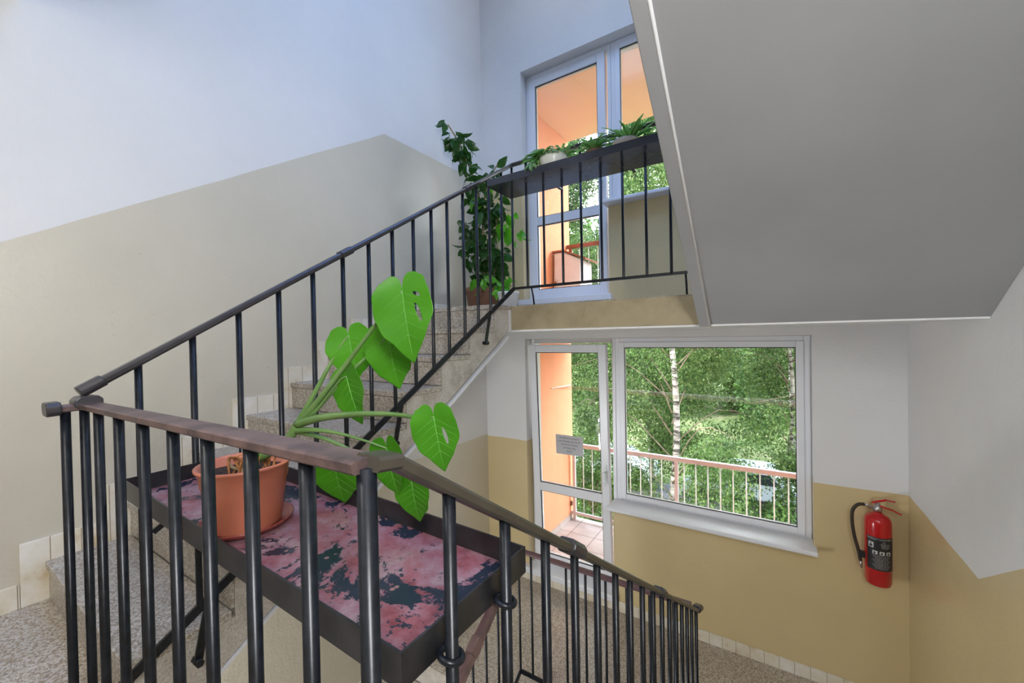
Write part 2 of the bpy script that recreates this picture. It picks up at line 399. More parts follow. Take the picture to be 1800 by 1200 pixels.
# ceiling with an opening for a roof light added to brighten the stairwell
cb = MB(); cz0, cz1 = CEIL, CEIL+.2
cb.box(XL-T, XR+T, YF-T, .6, cz0, cz1); cb.box(XL-T, XR+T, 2.8, YB+.33, cz0, cz1); cb.box(XL-T, -2.3, .6, 2.8, cz0, cz1); cb.box(.1, XR+T, .6, 2.8, cz0, cz1)
structure(cb.build('ceiling', 'plaster'), 'white ceiling with an opening for the added roof light', 'ceiling')
rl = thing('window_3', (-1.1, 1.7, 5.55), 'added roof light that brightens the stairwell from above', 'window', kind='structure')
rf = MB(); rf.box(-2.3, -2.24, .6, 2.8, 5.5, 5.6); rf.box(.04, .1, .6, 2.8, 5.5, 5.6); rf.box(-2.24, .04, .6, .66, 5.5, 5.6); rf.box(-2.24, .04, 2.74, 2.8, 5.5, 5.6); rf.box(-1.13, -1.07, .66, 2.74, 5.5, 5.6)
rf.build('window_frame', 'pvc', rl); MB().box(-2.24, .04, .66, 2.74, 5.54, 5.55).build('pane', 'fill_roof_glass', rl)
# the floors: the landing the photo is taken from, two half landings, the storeys above and below
structure(MB().box(XL, XR, YF, .25, -.2, 0).box(XL, XI, .25, Y0, -.2, 0).box(XJ, XR, .25, .45, -.2, 0).build('floor', 'terrazzo'), 'terrazzo landing floor at the foot of the first flight', 'floor')
ts = structure(MB().box(XL, XR, YF, .25, ZT-.03, ZT).box(XL, XI, .25, .35, ZT-.03, ZT).build('floor', 'terrazzo'), 'floor slab of the top storey', 'floor')
MB().box(XL+.001, XR-.001, YF+.001, .25, ZT-.19, ZT-.031).box(XL+.001, XI, .25, .348, ZT-.19, ZT-.031).build('underside', 'plaster', ts)
structure(MB().box(XL, XR, YF, .3, -3.04, -2.84).box(XL, XR, .3, YB, -3.04, -2.84).build('floor', 'terrazzo'), 'floor slab of the storey below', 'floor')
yE = 2.55
structure(MB().box(XI, XR, yE, YB, ZL-.185, ZL).box(XL, XI, 2.30, YB, ZL-.185, ZL).box(XJ, XR, 2.40, yE, ZL-.185, ZL).build('floor', 'terrazzo'), 'terrazzo half landing below the large window', 'floor')
us = structure(MB().box(XL, XI, 2.3301, YB, ZU-.03, ZU).box(XI, XR, yE, YB, ZU-.03, ZU).box(XJ, XR, 2.45, yE, ZU-.03, ZU).build('floor', 'terrazzo'), 'upper half landing slab with beige painted edge', 'floor')
MB().box(XI+.001, XJ-.001, yE-.012, yE-.0005, ZU-.178, ZU-.004).build('slab_edge', 'beam', us, bevel=.004)['label'] = 'beige painted edge of the slab'
MB().box(XL+.001, XI, 2.505, YB-.001, ZU-.185, ZU-.031).box(XI, XJ+.012, yE-.002, YB-.001, ZU-.19, ZU-.031).box(XJ+.012, XR-.001, 2.485, YB-.001, ZU-.19, ZU-.031).build('underside', 'plaster', us)['label'] = 'white plastered underside'
MB().box(XI+.01, XJ-.01, yE+.05, yE+.08, ZU+.0, ZU+.003).build('floor_strip', 'step', us)

# --- stair flights
def flight_up(name, x0, x1, y0, n, rise, zbase, label, soff=.615, dir=1, slant_off=-.39):
    """n risers climbing towards +y from y0"""
    root = thing(name, ((x0+x1)/2, y0, zbase), label, 'staircase', kind='structure')
    b = MB(); poly = []
    bot = lambda y: zbase+.986+.615*(y-2.253)
    for k in range(n):
        poly += [(y0+k*G, zbase+k*rise), (y0+k*G, zbase+(k+1)*rise)]
    yend = y0+(n-1)*G+.18
    poly = [(y0, zbase)]+[(y0, zbase+rise-.03)]
    for k in range(1, n):
        poly += [(y0+k*G, zbase+k*rise-.03), (y0+k*G, zbase+(k+1)*rise-.03)]
    poly += [(yend, zbase+n*rise-.03), (yend, zbase+1.183-.001), (y0-.14, bot(y0-.14) if bot(y0-.14) < zbase else zbase-.2), (y0-.14, zbase-.002)]
    b.prism(poly, 'x', x0, x1-.0006); b.build('stringer', 'stringer', root)
    mb = MB(); mb.prism([(y0-.14, bot(y0-.14)-.012), (2.5, bot(2.5)-.012), (2.5, bot(2.5)-.0005), (y0-.14, bot(y0-.14)-.0005)], 'x', x0+.001, x1+.006)
    mb.build('soffit', 'plaster', root)
    for k in range(n):
        ya = y0+k*G; s = MB()
        za, zb = zbase+k*rise, zbase+(k+1)*rise
        s.box(x0, x1-.003, ya-.012, ya, za+.002, zb-.03)
        s.box(x0, x1+.004, ya-.022, min(ya+G, yend)-.013 if k < n-1 else ya+.0, zb-.03, zb) if k < n-1 else s.box(x0, x1+.004, ya-.022, ya+.17, zb-.03, zb+.0005)
        s.build('step', 'step', root, bevel=.003)
    return root
flight_up('stair_flight', XL+.0, XI, Y0, 8, RU, 0, 'grey terrazzo stair flight climbing along the left wall to the upper half landing')
# flight going down on the right, from the landing to the lower half landing
def flight_down(name, x0, x1, ytop, n, rise, ztop, sgn, label):
    """descends away from ytop; sgn=+1 towards +y, -1 towards -y"""
    root = thing(name, ((x0+x1)/2, ytop, ztop-n*rise), label, 'staircase', kind='structure')
    poly = [(ytop-sgn*.16, ztop-.001)]; 
    poly += [(ytop, ztop-.001)]
    for k in range(1, n):
        poly += [(ytop+sgn*(k-1)*G, ztop-k*rise-.03), (ytop+sgn*k*G, ztop-k*rise-.03)]
    poly += [(ytop+sgn*(n-1)*G, ztop-n*rise), (ytop+sgn*((n-1)*G-.12), ztop-n*rise-.16), (ytop-sgn*.16, ztop-.2)]
    MB().prism(poly, 'x', x0, x1).build('stringer', 'stringer', root)
    for k in range(1, n):
        s = MB(); ya = ytop+sgn*(k-1)*G; yb = ytop+sgn*k*G; y_a, y_b = sorted((ya+sgn*.013, yb+sgn*.022))
        s.box(x0-.001, x1-.001, y_a, y_b, ztop-k*rise-.03, ztop-k*rise); y_a, y_b = sorted((yb, yb+sgn*.012))
        s.box(x0, x1-.001, y_a, y_b, ztop-(k+1)*rise+.001, ztop-k*rise-.03); s.build('step', 'step', root, bevel=.003)
    return root
flight_down('stair_flight', XJ, XR, .4505, 8, RD, 0, 1, 'terrazzo stair flight leading down on the right to the lower half landing')
flight_down('stair_flight', XL, XI, 2.2995, 8, .17, ZL, -1, 'terrazzo stair flight going further down under the first flight')
# flight above on the right: upper half landing to the top storey
def flight_over():
    root = thing('stair_flight', ((XJ+XR)/2, 2.5, ZU), 'overhead stair flight with smooth grey white plaster underside', 'staircase', kind='structure')
    yb, yt = 2.49, .36; z0 = ZU-.185
    zl = z0+.735*(yb-yt); zr = z0+.66*(yb-yt)
    n = 8; rise = (ZT-ZU)/n
    b = MB()
    # body between the sloping soffit and the steps
    L = XJ+.012
    top = [(yb, ZU-.001)]
    for k in range(n): top += [(yb-.05-k*(.262), ZU+k*rise), (yb-.05-k*.262, ZU+(k+1)*rise-.001)]
    top += [(yt, ZT-.001)]
    polyl = [(yb, z0)]+top+[(yt, zl)]; polyr = [(yb, z0)]+top+[(yt, zr)]
    m = len(polyl); vs = [(L, y, z) for y, z in polyl]+[(XR-.001, y, z) for y, z in polyr]
    b.add(vs, [tuple(range(m)), tuple(range(2*m-1, m-1, -1))]+[(i, (i+1) % m, m+(i+1) % m, m+i) for i in range(m-1)])
    gn = 16; gv = [(L+(XR-.001-L)*i/gn, yb+(yt-yb)*j/gn, z0+((zl+(zr-zl)*i/gn)-z0)*j/gn) for i in range(gn+1) for j in range(gn+1)]
    b.add(gv, [(i*(gn+1)+j, (i+1)*(gn+1)+j, (i+1)*(gn+1)+j+1, i*(gn+1)+j+1) for i in range(gn) for j in range(gn)], True)
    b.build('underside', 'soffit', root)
    # rounded bead and margin along the inner edge of the soffit
    e = MB(); w = .052
    for (xa, xb, dz) in ((L-.004, L+w, -.010),):
        e.add([(xa, yb, z0+dz), (xb, yb, z0+dz), (xb, yt, zl+dz), (xa, yt, zl+dz), (xa, yb, z0+.12), (xb, yb, z0+.02), (xb, yt, zl+.02), (xa, yt, zl+.12)], [(0, 1, 2, 3), (4, 7, 6, 5), (0, 4, 5, 1), (1, 5, 6, 2), (2, 6, 7, 3), (3, 7, 4, 0)])
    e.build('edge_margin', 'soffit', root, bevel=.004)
    MB().tube([(L+w, yb+.002, z0-.008), (L+w, yt, zl-.008)], .006, 8).build('edge_bead', 'plaster', root)
    return root
flight_over()

# --- stepped tile skirting beside the first flight, low skirting on the half landing
sk = MB()
sk.box(XL+.0005, XL+.0125, YF+.01, Y0-.096, .0, .105)
for k in range(8):
    a = Y0+k*G-.095; b_ = Y0+(k+1)*G-.095 if k < 7 else YB-.002
    z1 = (k+1)*RU+.105
    zb = 0 if k == 0 else (k-1)*RU+.06
    sk.box(XL+.0005, XL+.0135, a+.0005, b_, max(0, zb), z1)
structure(sk.build('baseboard_left', 'tile', bevel=.002), 'stepped cream tile skirting climbing beside the stairs', 'baseboard')
sk2 = MB().box(XL+.016, XR-.016, YB-.014, YB-.0005, ZL+.0005, ZL+.095)
structure(sk2.build('baseboard_back', 'tile', bevel=.002), 'low tile skirting under the beige wall below the window', 'baseboard')
structure(MB().box(XR-.0135, XR-.0005, 2.5, YB-.016, ZL+.0005, ZL+.095).build('baseboard_right', 'tile', bevel=.002), 'low tile skirting along the right wall', 'baseboard')
sk3 = MB()
for k in range(7):
    ya = 2.2995-k*G; sk3.box(XL+.0005, XL+.0125, ya-G+.06, ya+.06, ZL-(k+1)*.17-.05, ZL-k*.17+.10) if k else sk3.box(XL+.0005, XL+.0125, ya-G+.06, YB-.016, ZL-.17, ZL+.095)
structure(sk3.build('baseboard_left', 'tile', bevel=.002), 'tile skirting stepping down beside the lowest flight', 'baseboard')
structure(MB().box(XL+.016, OX0-.05, YB-.014, YB-.0005, ZU+.001, ZU+.095).box(OX0-.05, XR-.016, YB-.014, YB-.0005, ZU+.001, ZU+.095).build('baseboard_back', 'tile'), 'tile skirting of the upper half landing', 'baseboard')

# ------------------------------------------------------------------ windows and balcony doors
YF0 = 3.84; FD = .07
def frame(b, x0, x1, z0, z1, w, y0=YF0, y1=YF0+FD, wl=None, wr=None, wb=None, wt=None):
    wl = wl or w; wr = wr or w; wb = wb or w; wt = wt or w
    b.box(x0, x0+wl, y0, y1, z0, z1); b.box(x1-wr, x1, y0, y1, z0, z1); b.box(x0+wl, x1-wr, y0, y1, z0, z0+wb); b.box(x0+wl, x1-wr, y0, y1, z1-wt, z1); return b
def gasket(b, x0, x1, z0, z1, y):
    return frame(b, x0-.001, x1+.001, z0-.001, z1+.001, .008, y, y+.006)
def window_unit(i, dz, tilt):
    lab = ('large fixed white window looking onto birches, lower half landing', 'upper white window partly hidden by the stair underside')[i]
    wn = thing('window_%d' % (i+1), ((OXM+OX1)/2, YF0, -.5+dz), lab, 'window', kind='structure')
    f = MB(); frame(f, OXM+.004, OX1-.002, -.493+dz, 1.103+dz, .045)
    f.build('window_frame', 'pvc', wn, bevel=.004)
    s = MB(); frame(s, OXM+.045, OX1-.045, -.447+dz, 1.062+dz, .05, YF0-.012, YF0+.05)
    so_ = s.build('sash', 'pvc', wn, bevel=.005)
    x0, x1, z0, z1 = -1.197, .152, -.398+dz, 1.012+dz
    gasket(MB(), x0, x1, z0, z1, YF0+.0).build('gasket', 'rubber', so_)
    MB().box(x0-.01, x1+.01, YF0+.02, YF0+.03, z0-.01, z1+.01).build('pane', 'glass', wn)
    # inner sill board
    sb = MB().box(-1.315, .262, 3.60, YF0-.001, -.497+dz+.002, -.462+dz)
    sb.build('window_sill', 'pvc', wn, bevel=.008)
    if i == 1:
        MB().bar((.10, YF0-.03, 3.2), (.10, YF0-.03, 3.32), .02, .015, (0, 1, 0), .004).build('window_handle', 'metal', wn)
    # door
    dlab = ('white glazed balcony door tilted inwards at the top', 'white glazed balcony door of the upper half landing, closed')[i]
    dn = thing('door_%d' % (i+1), ((OX0+OXM)/2, YF0, -1.31+dz), dlab, 'door', kind='structure')
    f = MB(); frame(f, OX0+.002, OXM+.002, -1.372+dz, 1.103+dz, .05, wb=.06, wr=.035)
    f.build('door_frame', 'pvc', dn, bevel=.004)
    MB().box(OX0-.04, OXM+.03, 3.655, YF0-.002, -1.376+dz, -1.318+dz).build('threshold', 'pvc', dn, bevel=.006)
    lx0, lx1, lz0, lz1 = -2.195, -1.345, -1.315+dz, 1.045+dz
    leaf = MB(); Y1 = YF0-.014; Y2 = YF0+.05; w_ = .078
    frame(leaf, lx0, lx1, lz0, lz1, w_, Y1, Y2, wb=.11); tz = -.475+dz
    leaf.box(lx0+w_, lx1-w_, Y1, Y2, tz-.045, tz+.045)
    ob = leaf.build('door_leaf', 'pvc', dn, bevel=.005)
    g = MB(); gx0, gx1 = lx0+w_, lx1-w_
    gasket(g, gx0, gx1, tz+.045, lz1-w_, Y1+.012); gasket(g, gx0, gx1, lz0+.11, tz-.045, Y1+.012)
    gk = g.build('gasket', 'rubber', ob)
    pa = MB().box(gx0-.01, gx1+.01, YF0+.02, YF0+.03, tz+.04, lz1-w_+.01).build('pane', 'glass', ob)
    pb = MB().box(gx0-.01, gx1+.01, YF0+.02, YF0+.03, lz0+.1, tz-.04).build('pane', 'glass', ob)
    h = MB(); hx = lx1-.036
    h.box(hx-.014, hx+.014, Y1-.008, Y1, -.27+dz, -.13+dz); h.tube([(hx, Y1-.006, -.2+dz), (hx, Y1-.045, -.2+dz)], .009, 10)
    h.bar((hx, Y1-.047, -.19+dz), (hx, Y1-.047, -.32+dz), .02, .014, (0, 1, 0), .004)
    hd = h.build('door_handle', 'white_rod', ob)
    kids = [gk, pa, pb, hd]
    if tilt:
        # bottom-hinged tilt: the top leans into the stairwell
        a = math.radians(2.3); wl = world_loc(ob); pv = Vector((0, YF0, lz0)) - wl
        rot = Matrix.Translation(pv) @ Matrix.Rotation(a, 4, 'X') @ Matrix.Translation(-pv)
        for k in [ob]+kids:
            k.data.transform(rot)
    return dn, ob
d1, leaf1 = window_unit(0, 0, True)
d2, leaf2 = window_unit(1, 2.84, False)

def text_mesh(body, size, name, mat, parent, matfn, align='CENTER', depth=.0005):
    cu = bpy.data.curves.new(name, 'FONT'); cu.body = body; cu.size = size; cu.align_x = align; cu.resolution_u = 2; cu.space_line = 1.15
    tmp = bpy.data.objects.new(name, cu); COL.objects.link(tmp)
    dg = bpy.context.evaluated_depsgraph_get(); dg.update()
    me = bpy.data.meshes.new_from_object(tmp.evaluated_get(dg)); bpy.data.objects.remove(tmp); bpy.data.curves.remove(cu)
    off = world_loc(parent)
    for v in me.vertices: v.co = Vector(matfn(v.co.x, v.co.y)) - off
    me.materials.clear(); me.materials.append(M[mat]); me.name = name
    o = bpy.data.objects.new(name, me); COL.objects.link(o); o.parent = parent; return o
# paper notice taped on the inside of the lower door glass
def nY(z): return YF0+.018-(z+1.315)*math.tan(math.radians(2.3))
nt = thing('paper_notice', (-1.78, nY(-.1), -.1), 'small grey paper notice stuck on the glass of the tilted balcony door', 'notice')
zt, zb_ = .106, -.10; xa, xb = -1.925, -1.62
MB().add([(xa, nY(zb_), zb_), (xb, nY(zb_), zb_+.005), (xb, nY(zt), zt), (xa, nY(zt), zt), (xa, nY(zb_)-.001, zb_), (xb, nY(zb_)-.001, zb_+.005), (xb, nY(zt)-.001, zt), (xa, nY(zt)-.001, zt)],
         [(0, 1, 2, 3), (4, 7, 6, 5), (0, 4, 5, 1), (1, 5, 6, 2), (2, 6, 7, 3), (3, 7, 4, 0)]).build('paper_sheet', 'paper', nt)
for k, (ln, mt) in enumerate((('Návštěvníci, prosíme,', 'ink'), ('nenechávejte tyto dveře', 'ink_dark'), ('otevřené. Prosíme', 'ink_dark'), ('zavírejte naše', 'ink_dark'), ('dveře!', 'ink_dark'))):
    zc = .068-k*.034
    text_mesh(ln, .0255, 'text_line', mt, nt, lambda x, y, zc=zc: (-1.772+x, nY(zc+y)-.0018, zc+y))

# ------------------------------------------------------------------ railings
BR = .0098
def baluster(parent, x, y, z0, z1, r=BR, mat='iron'):
    b = MB().tube([(x, y, z0), (x, y, z0+.01), (x, y, z1)], r, 12); return b.build('baluster', mat, parent)
def sleeve(parent, a, b, w=.052, h=.036, mat='rail_dark', name='rail_coupling'):
    o = MB().bar(a, b, w, h, (0, 0, 1), .010).build(name, mat, parent, bevel=.003); return o
GR = 'stair railings of black iron bars'
# railing of the first (left) flight, X=-1.60
xr = -1.60; hz = lambda y: 1.008+.6235*(y-.299); bz = lambda y: .146+.6222*(y-.368)
r1 = thing('stair_railing', (xr, .3, 0), 'black bar railing climbing the left flight to the upper half landing', 'railing', 'iron railings of the stairwell')
MB().bar((xr, .300, hz(.300)), (xr, 2.52, hz(2.52)), .036, .022, (0, 0, 1), .006).build('handrail', 'rail_dark', r1)
MB().bar((xr, .30, bz(.30)), (xr, 2.52, bz(2.52)), .010, .030).build('bottom_rail', 'iron', r1)
for y in (.411, .548, .686, .827, .967, 1.108, 1.247, 1.39, 1.533, 1.67, 1.803, 1.95, 2.088, 2.227, 2.378): baluster(r1, xr, y, bz(y), hz(y)-.008)
for y in (1.123, 2.0): sleeve(r1, (xr, y-.028, hz(y-.028)), (xr, y+.028, hz(y+.028)), .048, .032)
sleeve(r1, (xr, .286, hz(.286)+.002), (xr, .335, hz(.335)+.002), .046, .032)
for y in (.545, 1.40, 2.19):
    k = MB().bar((xr-.004, y+.03, bz(y+.03)-.01), (xr-.02, y, bz(y)-.19), .024, .008, (1, 0, 0)); k.tube([(xr-.041, y, bz(y)-.185), (xr+.0, y, bz(y)-.185)], .013, 6)
    k.build('wall_bracket', 'iron', r1)
# railing across the well on this landing, Y=.30 (with the short return on the left)
r2 = thing('stair_railing', (-1.0, .3, 0), 'nearest landing railing across the well with worn brown flat handrail', 'railing', 'iron railings of the stairwell')
yz = .30
MB().bar((-1.575, yz, .966), (-.395, yz, .988), .042, .016, (0, 0, 1), .003).build('handrail', 'rail_worn', r2)
MB().bar((xr, .235, .962), (xr, .305, .964), .042, .018, (0, 0, 1), .004).build('handrail_end', 'rail_worn', r2)
sleeve(r2, (xr, .222, .964), (xr, .250, .965), .062, .036, name='end_cap'); sleeve(r2, (xr-.03, yz, .974), (xr+.035, yz, .976), .056, .034, name='corner_cap')
for x, y in ((xr, .260), (xr+.004, .295), (-1.485, yz), (-1.316, yz), (-1.146, yz), (-.98, yz), (-.826, yz), (-.672, yz), (-.520, yz)): baluster(r2, x, y, .10, .960+.0186*(x+1.575), .0104)
baluster(r2, -.397, yz, .02, .985, .0115)
MB().bar((xr, yz, .10), (-.395, yz, .10), .010, .030).build('bottom_rail', 'iron', r2)
# railing of the flight down on the right, X=-.395
xd = -.395; hd = lambda y: .988-.6650*(y-.327); bd = lambda y: .10-.665*(y-.327)
r3 = thing('stair_railing', (xd, 1.4, -.7), 'closely seen black bar railing running down beside the right flight', 'railing', 'iron railings of the stairwell')
MB().bar((xd, .30, .990), (xd, .335, .985), .044, .018, (0, 0, 1), .004).bar((xd, .330, .986), (xd, 2.60, hd(2.60)), .038, .018, (0, 0, 1), .004).build('handrail', 'rail_bronze', r3)
MB().bar((xd, .30, bd(.30)), (xd, 2.56, bd(2.56)), .010, .030).build('bottom_rail', 'iron', r3)
for y in (.437, .579, .724, .865, 1.005, 1.149, 1.289, 1.43, 1.575, 1.717, 1.854, 1.993, 2.134, 2.272, 2.409, 2.561): baluster(r3, xd, y, bd(y), hd(y)-.006)
for y in (.855, 1.69): sleeve(r3, (xd, y-.035, hd(y-.035)+.004), (xd, y+.03, hd(y+.03)+.004), .050, .032)
sleeve(r3, (xd, 2.56, hd(2.56)+.006), (xd, 2.66, hd(2.60)-.012), .054, .036, name='end_cap')
# upper landing railing, Y=2.52
r4 = thing('stair_railing', (-1.0, 2.52, ZU), 'thin black railing across the well on the upper half landing', 'railing', 'iron railings of the stairwell')
MB().bar((xr, 2.52, 2.392), (XJ-.012, 2.52, 2.392), .036, .018, (0, 0, 1), .004).build('handrail', 'rail_dark', r4)
MB().bar((xr, 2.52, 1.487), (XJ-.012, 2.52, 1.487), .010, .018).build('bottom_rail', 'iron', r4)
for x in (-1.6, -1.479, -1.34, -1.197, -1.06, -.921, -.781, -.638, -.497): baluster(r4, x, 2.52, 1.487, 2.386, .0085)
for x in (-1.45, -.42):
    MB().tube([(x, 2.52, 1.49), (x, 2.545, 1.42), (x, 2.556, 1.3635)], .006, 8).build('floor_bracket', 'iron', r4)
# lower landing railing, Y=2.52
r5 = thing('stair_railing', (-1.0, 2.52, ZL), 'brown topped railing across the well on the lower half landing', 'railing', 'iron railings of the stairwell')
MB().bar((xr, 2.52, -.452), (xd-.02, 2.52, -.452), .042, .028, (0, 0, 1), .008).build('handrail', 'rail_red', r5)
MB().bar((xr, 2.52, -1.355), (xd-.02, 2.52, -1.355), .012, .030).build('bottom_rail', 'iron', r5)
for x in (-1.6, -1.495, -1.356, -1.216, -1.073, -.933, -.794, -.652, -.513): baluster(r5, x, 2.52, -1.355, -.460, .0085)
for x in (-1.40, -.55): MB().tube([(x, 2.52, -1.36), (x, 2.545, -1.42), (x, 2.556, -1.4775)], .006, 8).build('floor_bracket', 'iron', r5)
# railing of the lowest flight under the first one
hl = lambda y: -.452-.615*(2.52-y); bl = lambda y: -1.355-.615*(2.52-y)
r6 = thing('stair_railing', (xr, 1.8, -2.0), 'railing descending beside the lowest flight, seen at the bottom of the well', 'railing', 'iron railings of the stairwell')
MB().bar((xr, 2.50, hl(2.5)), (xr, .7, hl(.7)), .042, .028, (0, 0, 1), .008).build('handrail', 'rail_red', r6)
MB().bar((xr, 2.52, bl(2.52)), (xr, .7, bl(.7)), .012, .030).build('bottom_rail', 'iron', r6)
for k in range(13): y = 2.38-k*.14; baluster(r6, xr, y, bl(y), hl(y)-.008, .0085)
# top storey railing above on the right flight, mostly out of view, kept off

# ------------------------------------------------------------------ the two flower shelves
def tray(name, x0, x1, y0, y1, zl, zr, h, label, top, rim, th=.004):
    """sheet-metal tray; zl / zr are the rim heights at the left and right ends"""
    t = thing(name, ((x0+x1)/2, (y0+y1)/2, min(zl, zr)-h), label, 'shelf')
    Z = lambda x: zl+(zr-zl)*(x-x0)/(x1-x0)
    b = MB()
    def slab(xa, xb, ya, yb, lo, hi):
        vs = [(xa, ya, Z(xa)-lo), (xb, ya, Z(xb)-lo), (xb, yb, Z(xb)-lo), (xa, yb, Z(xa)-lo), (xa, ya, Z(xa)-hi), (xb, ya, Z(xb)-hi), (xb, yb, Z(xb)-hi), (xa, yb, Z(xa)-hi)]
        b.add(vs, [(0, 3, 2, 1), (4, 5, 6, 7), (0, 1, 5, 4), (1, 2, 6, 5), (2, 3, 7, 6), (3, 0, 4, 7)])
    slab(x0+th, x1-th, y0+th, y1-th, h-.006, 0+h) if False else slab(x0+th, x1-th, y0+th, y1-th, h, h-.006)
    b.build('tray_floor', top, t)
    b = MB()
    slab(x0, x1, y0, y0+th, h, 0); slab(x0, x1, y1-th, y1, h, 0); slab(x0, x0+th, y0+th, y1-th, h, 0); slab(x1-th, x1, y0+th, y1-th, h, 0)
    b.build('tray_rim', rim, t)
    return t, Z
t1, Z1 = tray('plant_shelf', -1.57, -.417, .362, .682, .745, .716, .052, 'low black sheet metal shelf with peeling red paint hung between the railings', 'tray', 'tray_rim')
for y, zz in ((.437, .672), (.579, .672)):
    MB().torus((xd-.002, y, zz), .0165, .0052, (.15, .2, 1)).build('ring_clamp', 'iron', t1)
st = MB().bar((-.424, .615, .668), (-.424, .437, .548), .016, .007, (1, 0, 0)); st.bar((-.424, .536, .622), (-.424, .516, .608), .022, .014, (1, 0, 0)); st.build('support_strut', 'rail_worn', t1)
st = MB().bar((-1.562, .615, .69), (-1.585, .43, .56), .016, .007, (1, 0, 0)); st.build('support_strut', 'iron', t1)
for y in (.411, .548):
    MB().torus((xr+.002, y, .70), .0165, .0052, (0, .1, 1)).build('ring_clamp', 'iron', t1)
t2, Z2 = tray('plant_shelf', -1.558, -.40, 2.15, 2.432, 2.158, 2.158, .045, 'high glossy black shelf seen from below against the upper railing', 'tray_gloss', 'tray_gloss')
for x in (-1.2, -.7):
    MB().bar((x, 2.425, 2.13), (x, 2.515, 2.13), .02, .006).build('shelf_hook', 'iron', t2)

# ------------------------------------------------------------------ monstera in its terracotta pot
def heart_outline(th):
    a = abs(math.degrees(th))
    tab = [(0, 1.0), (7, .90), (18, .80), (32, .72), (48, .635), (66, .56), (85, .49), (105, .425), (125, .37), (142, .32), (156, .265), (167, .19), (176, .07), (180, .035)]
    return float(np.interp(a, [t[0] for t in tab], [t[1] for t in tab]))
def mon_leaf(parent, att, tip, width=1.0, yaw=0, fold=.22, holes=(), curl=.12, name='leaf', facing=Vector((.15, -.95, .25)), mat='monstera', seed=0):
    A = Vector(att); Tt = Vector(tip); ax = Tt-A; L = ax.length; ax.normalize()
    n = facing - ax*facing.dot(ax); n.normalize(); n = Matrix.Rotation(yaw, 3, ax) @ n; sd = ax.cross(n)
    rd = random.Random(seed)
    NA, NR = 220, 44; vs = []; fs = []
    ph = rd.random()*6
    def P(x, y):   # x across, y along (units of L)
        zz = fold*abs(x)**1.3 - curl*(y*y) - .10*x*x*4*curl + .018*math.sin(9*y+ph)*abs(x)*3
        return A-sd*(x*L*width)+ax*(y*L)+n*(zz*L)
    for i in range(NA):
        th = -PI+2*PI*i/NA; rr = heart_outline(th)*(1+.018*math.sin(7*th+ph)+.012*math.sin(13*th+2*ph))
        for k in range(1, NR+1):
            r = rr*k/NR; vs.append(P(math.sin(th)*r, math.cos(th)*r))
    vs.append(P(0, 0)); c = len(vs)-1
    def inhole(x, y):
        for hx, hy, a, b, ang in holes:
            dx, dy = x-hx, y-hy; u = dx*math.cos(ang)+dy*math.sin(ang); v = -dx*math.sin(ang)+dy*math.cos(ang)
            if (u/a)**2+(v/b)**2 < 1: return True
        return False
    for i in range(NA):
        j = (i+1) % NA
        if i == NA-1 and False: continue
        th = -PI+2*PI*(i+.5)/NA; rr = heart_outline(th)
        fs.append((c, i*NR, j*NR))
        for k in range(NR-1):
            r = rr*(k+1.5)/NR
            if inhole(math.sin(th)*r, math.cos(th)*r): continue
            fs.append((i*NR+k, i*NR+k+1, j*NR+k+1, j*NR+k))
    o = MB().add(vs, fs, True).build(name, mat, parent)
    m = o.modifiers.new('thickness', 'SOLIDIFY'); m.thickness = .0005; m.offset = 0
    v = MB(); v.tube([P(0, y)+n*.0006 for y in np.linspace(-.02, .95, 12)], [.0012*(1-.8*t) for t in np.linspace(0, 1, 12)], 6)
    for s in (-1, 1):
        for q in (.02, .14, .28, .44, .62):
            ex = .52-.34*q; ey = q+.12+.16*(1-q)
            v.tube([P(s*ex*t, q+(ey-q)*t)+n*.0004 for t in np.linspace(0, .92, 6)], [.0005*(1-.7*t) for t in np.linspace(0, 1, 6)], 5)
    v.build('leaf_veins', 'vein', o)
    return o
PC = (-1.082, .470)
zf = Z1(PC[0])-.0462
mon = thing('potted_monstera', (PC[0], PC[1], zf), 'monstera with large split green leaves in a terracotta pot on the low shelf', 'plant')
MB().lathe([(.0, .0), (.076, .0), (.088, .004), (.099, .018), (.102, .018), (.0985, .012), (.089, .0035), (.0, .0034)], (PC[0], PC[1], zf)).build('saucer', 'saucer', mon)
ph_ = .152
pot = MB().lathe([(0, .004), (.071, .004), (.075, .009), (.0885, ph_-.042), (.0905, ph_-.040), (.0945, ph_-.006), (.101, ph_-.003), (.1015, ph_+.002), (.099, ph_+.004), (.0915, ph_), (.089, ph_-.03), (.0, ph_-.032)], (PC[0], PC[1], zf)).build('pot', 'terracotta', mon)
sl = MB(); 
NS = 26; vs = [(PC[0], PC[1], zf+ph_-.020)]; fs = []
for i in range(1, 8):
    for k in range(NS):
        a = 2*PI*k/NS; r = .0892*i/7; vs.append((PC[0]+r*math.cos(a), PC[1]+r*math.sin(a), zf+ph_-.022+random.uniform(-.004, .004)))
for k in range(NS): fs.append((0, 1+k, 1+(k+1) % NS))
for i in range(6):
    for k in range(NS): fs.append((1+i*NS+k, 1+(i+1)*NS+k, 1+(i+1)*NS+(k+1) % NS, 1+i*NS+(k+1) % NS))
sl.add(vs, fs, True).build('soil', 'soil', mon)
zs = zf+ph_-.022
stemp = smooth_path([(-1.12, .475, zs-.01), (-1.08, .478, zs+.022), (-1.03, .495, zs+.045), (-.985, .52, .893), (-.962, .525, .918), (-.95, .528, .935)], 5)
MB().tube(stemp, [.013-.003*i/len(stemp) for i in range(len(stemp))], 10).build('stem', 'petiole', mon)
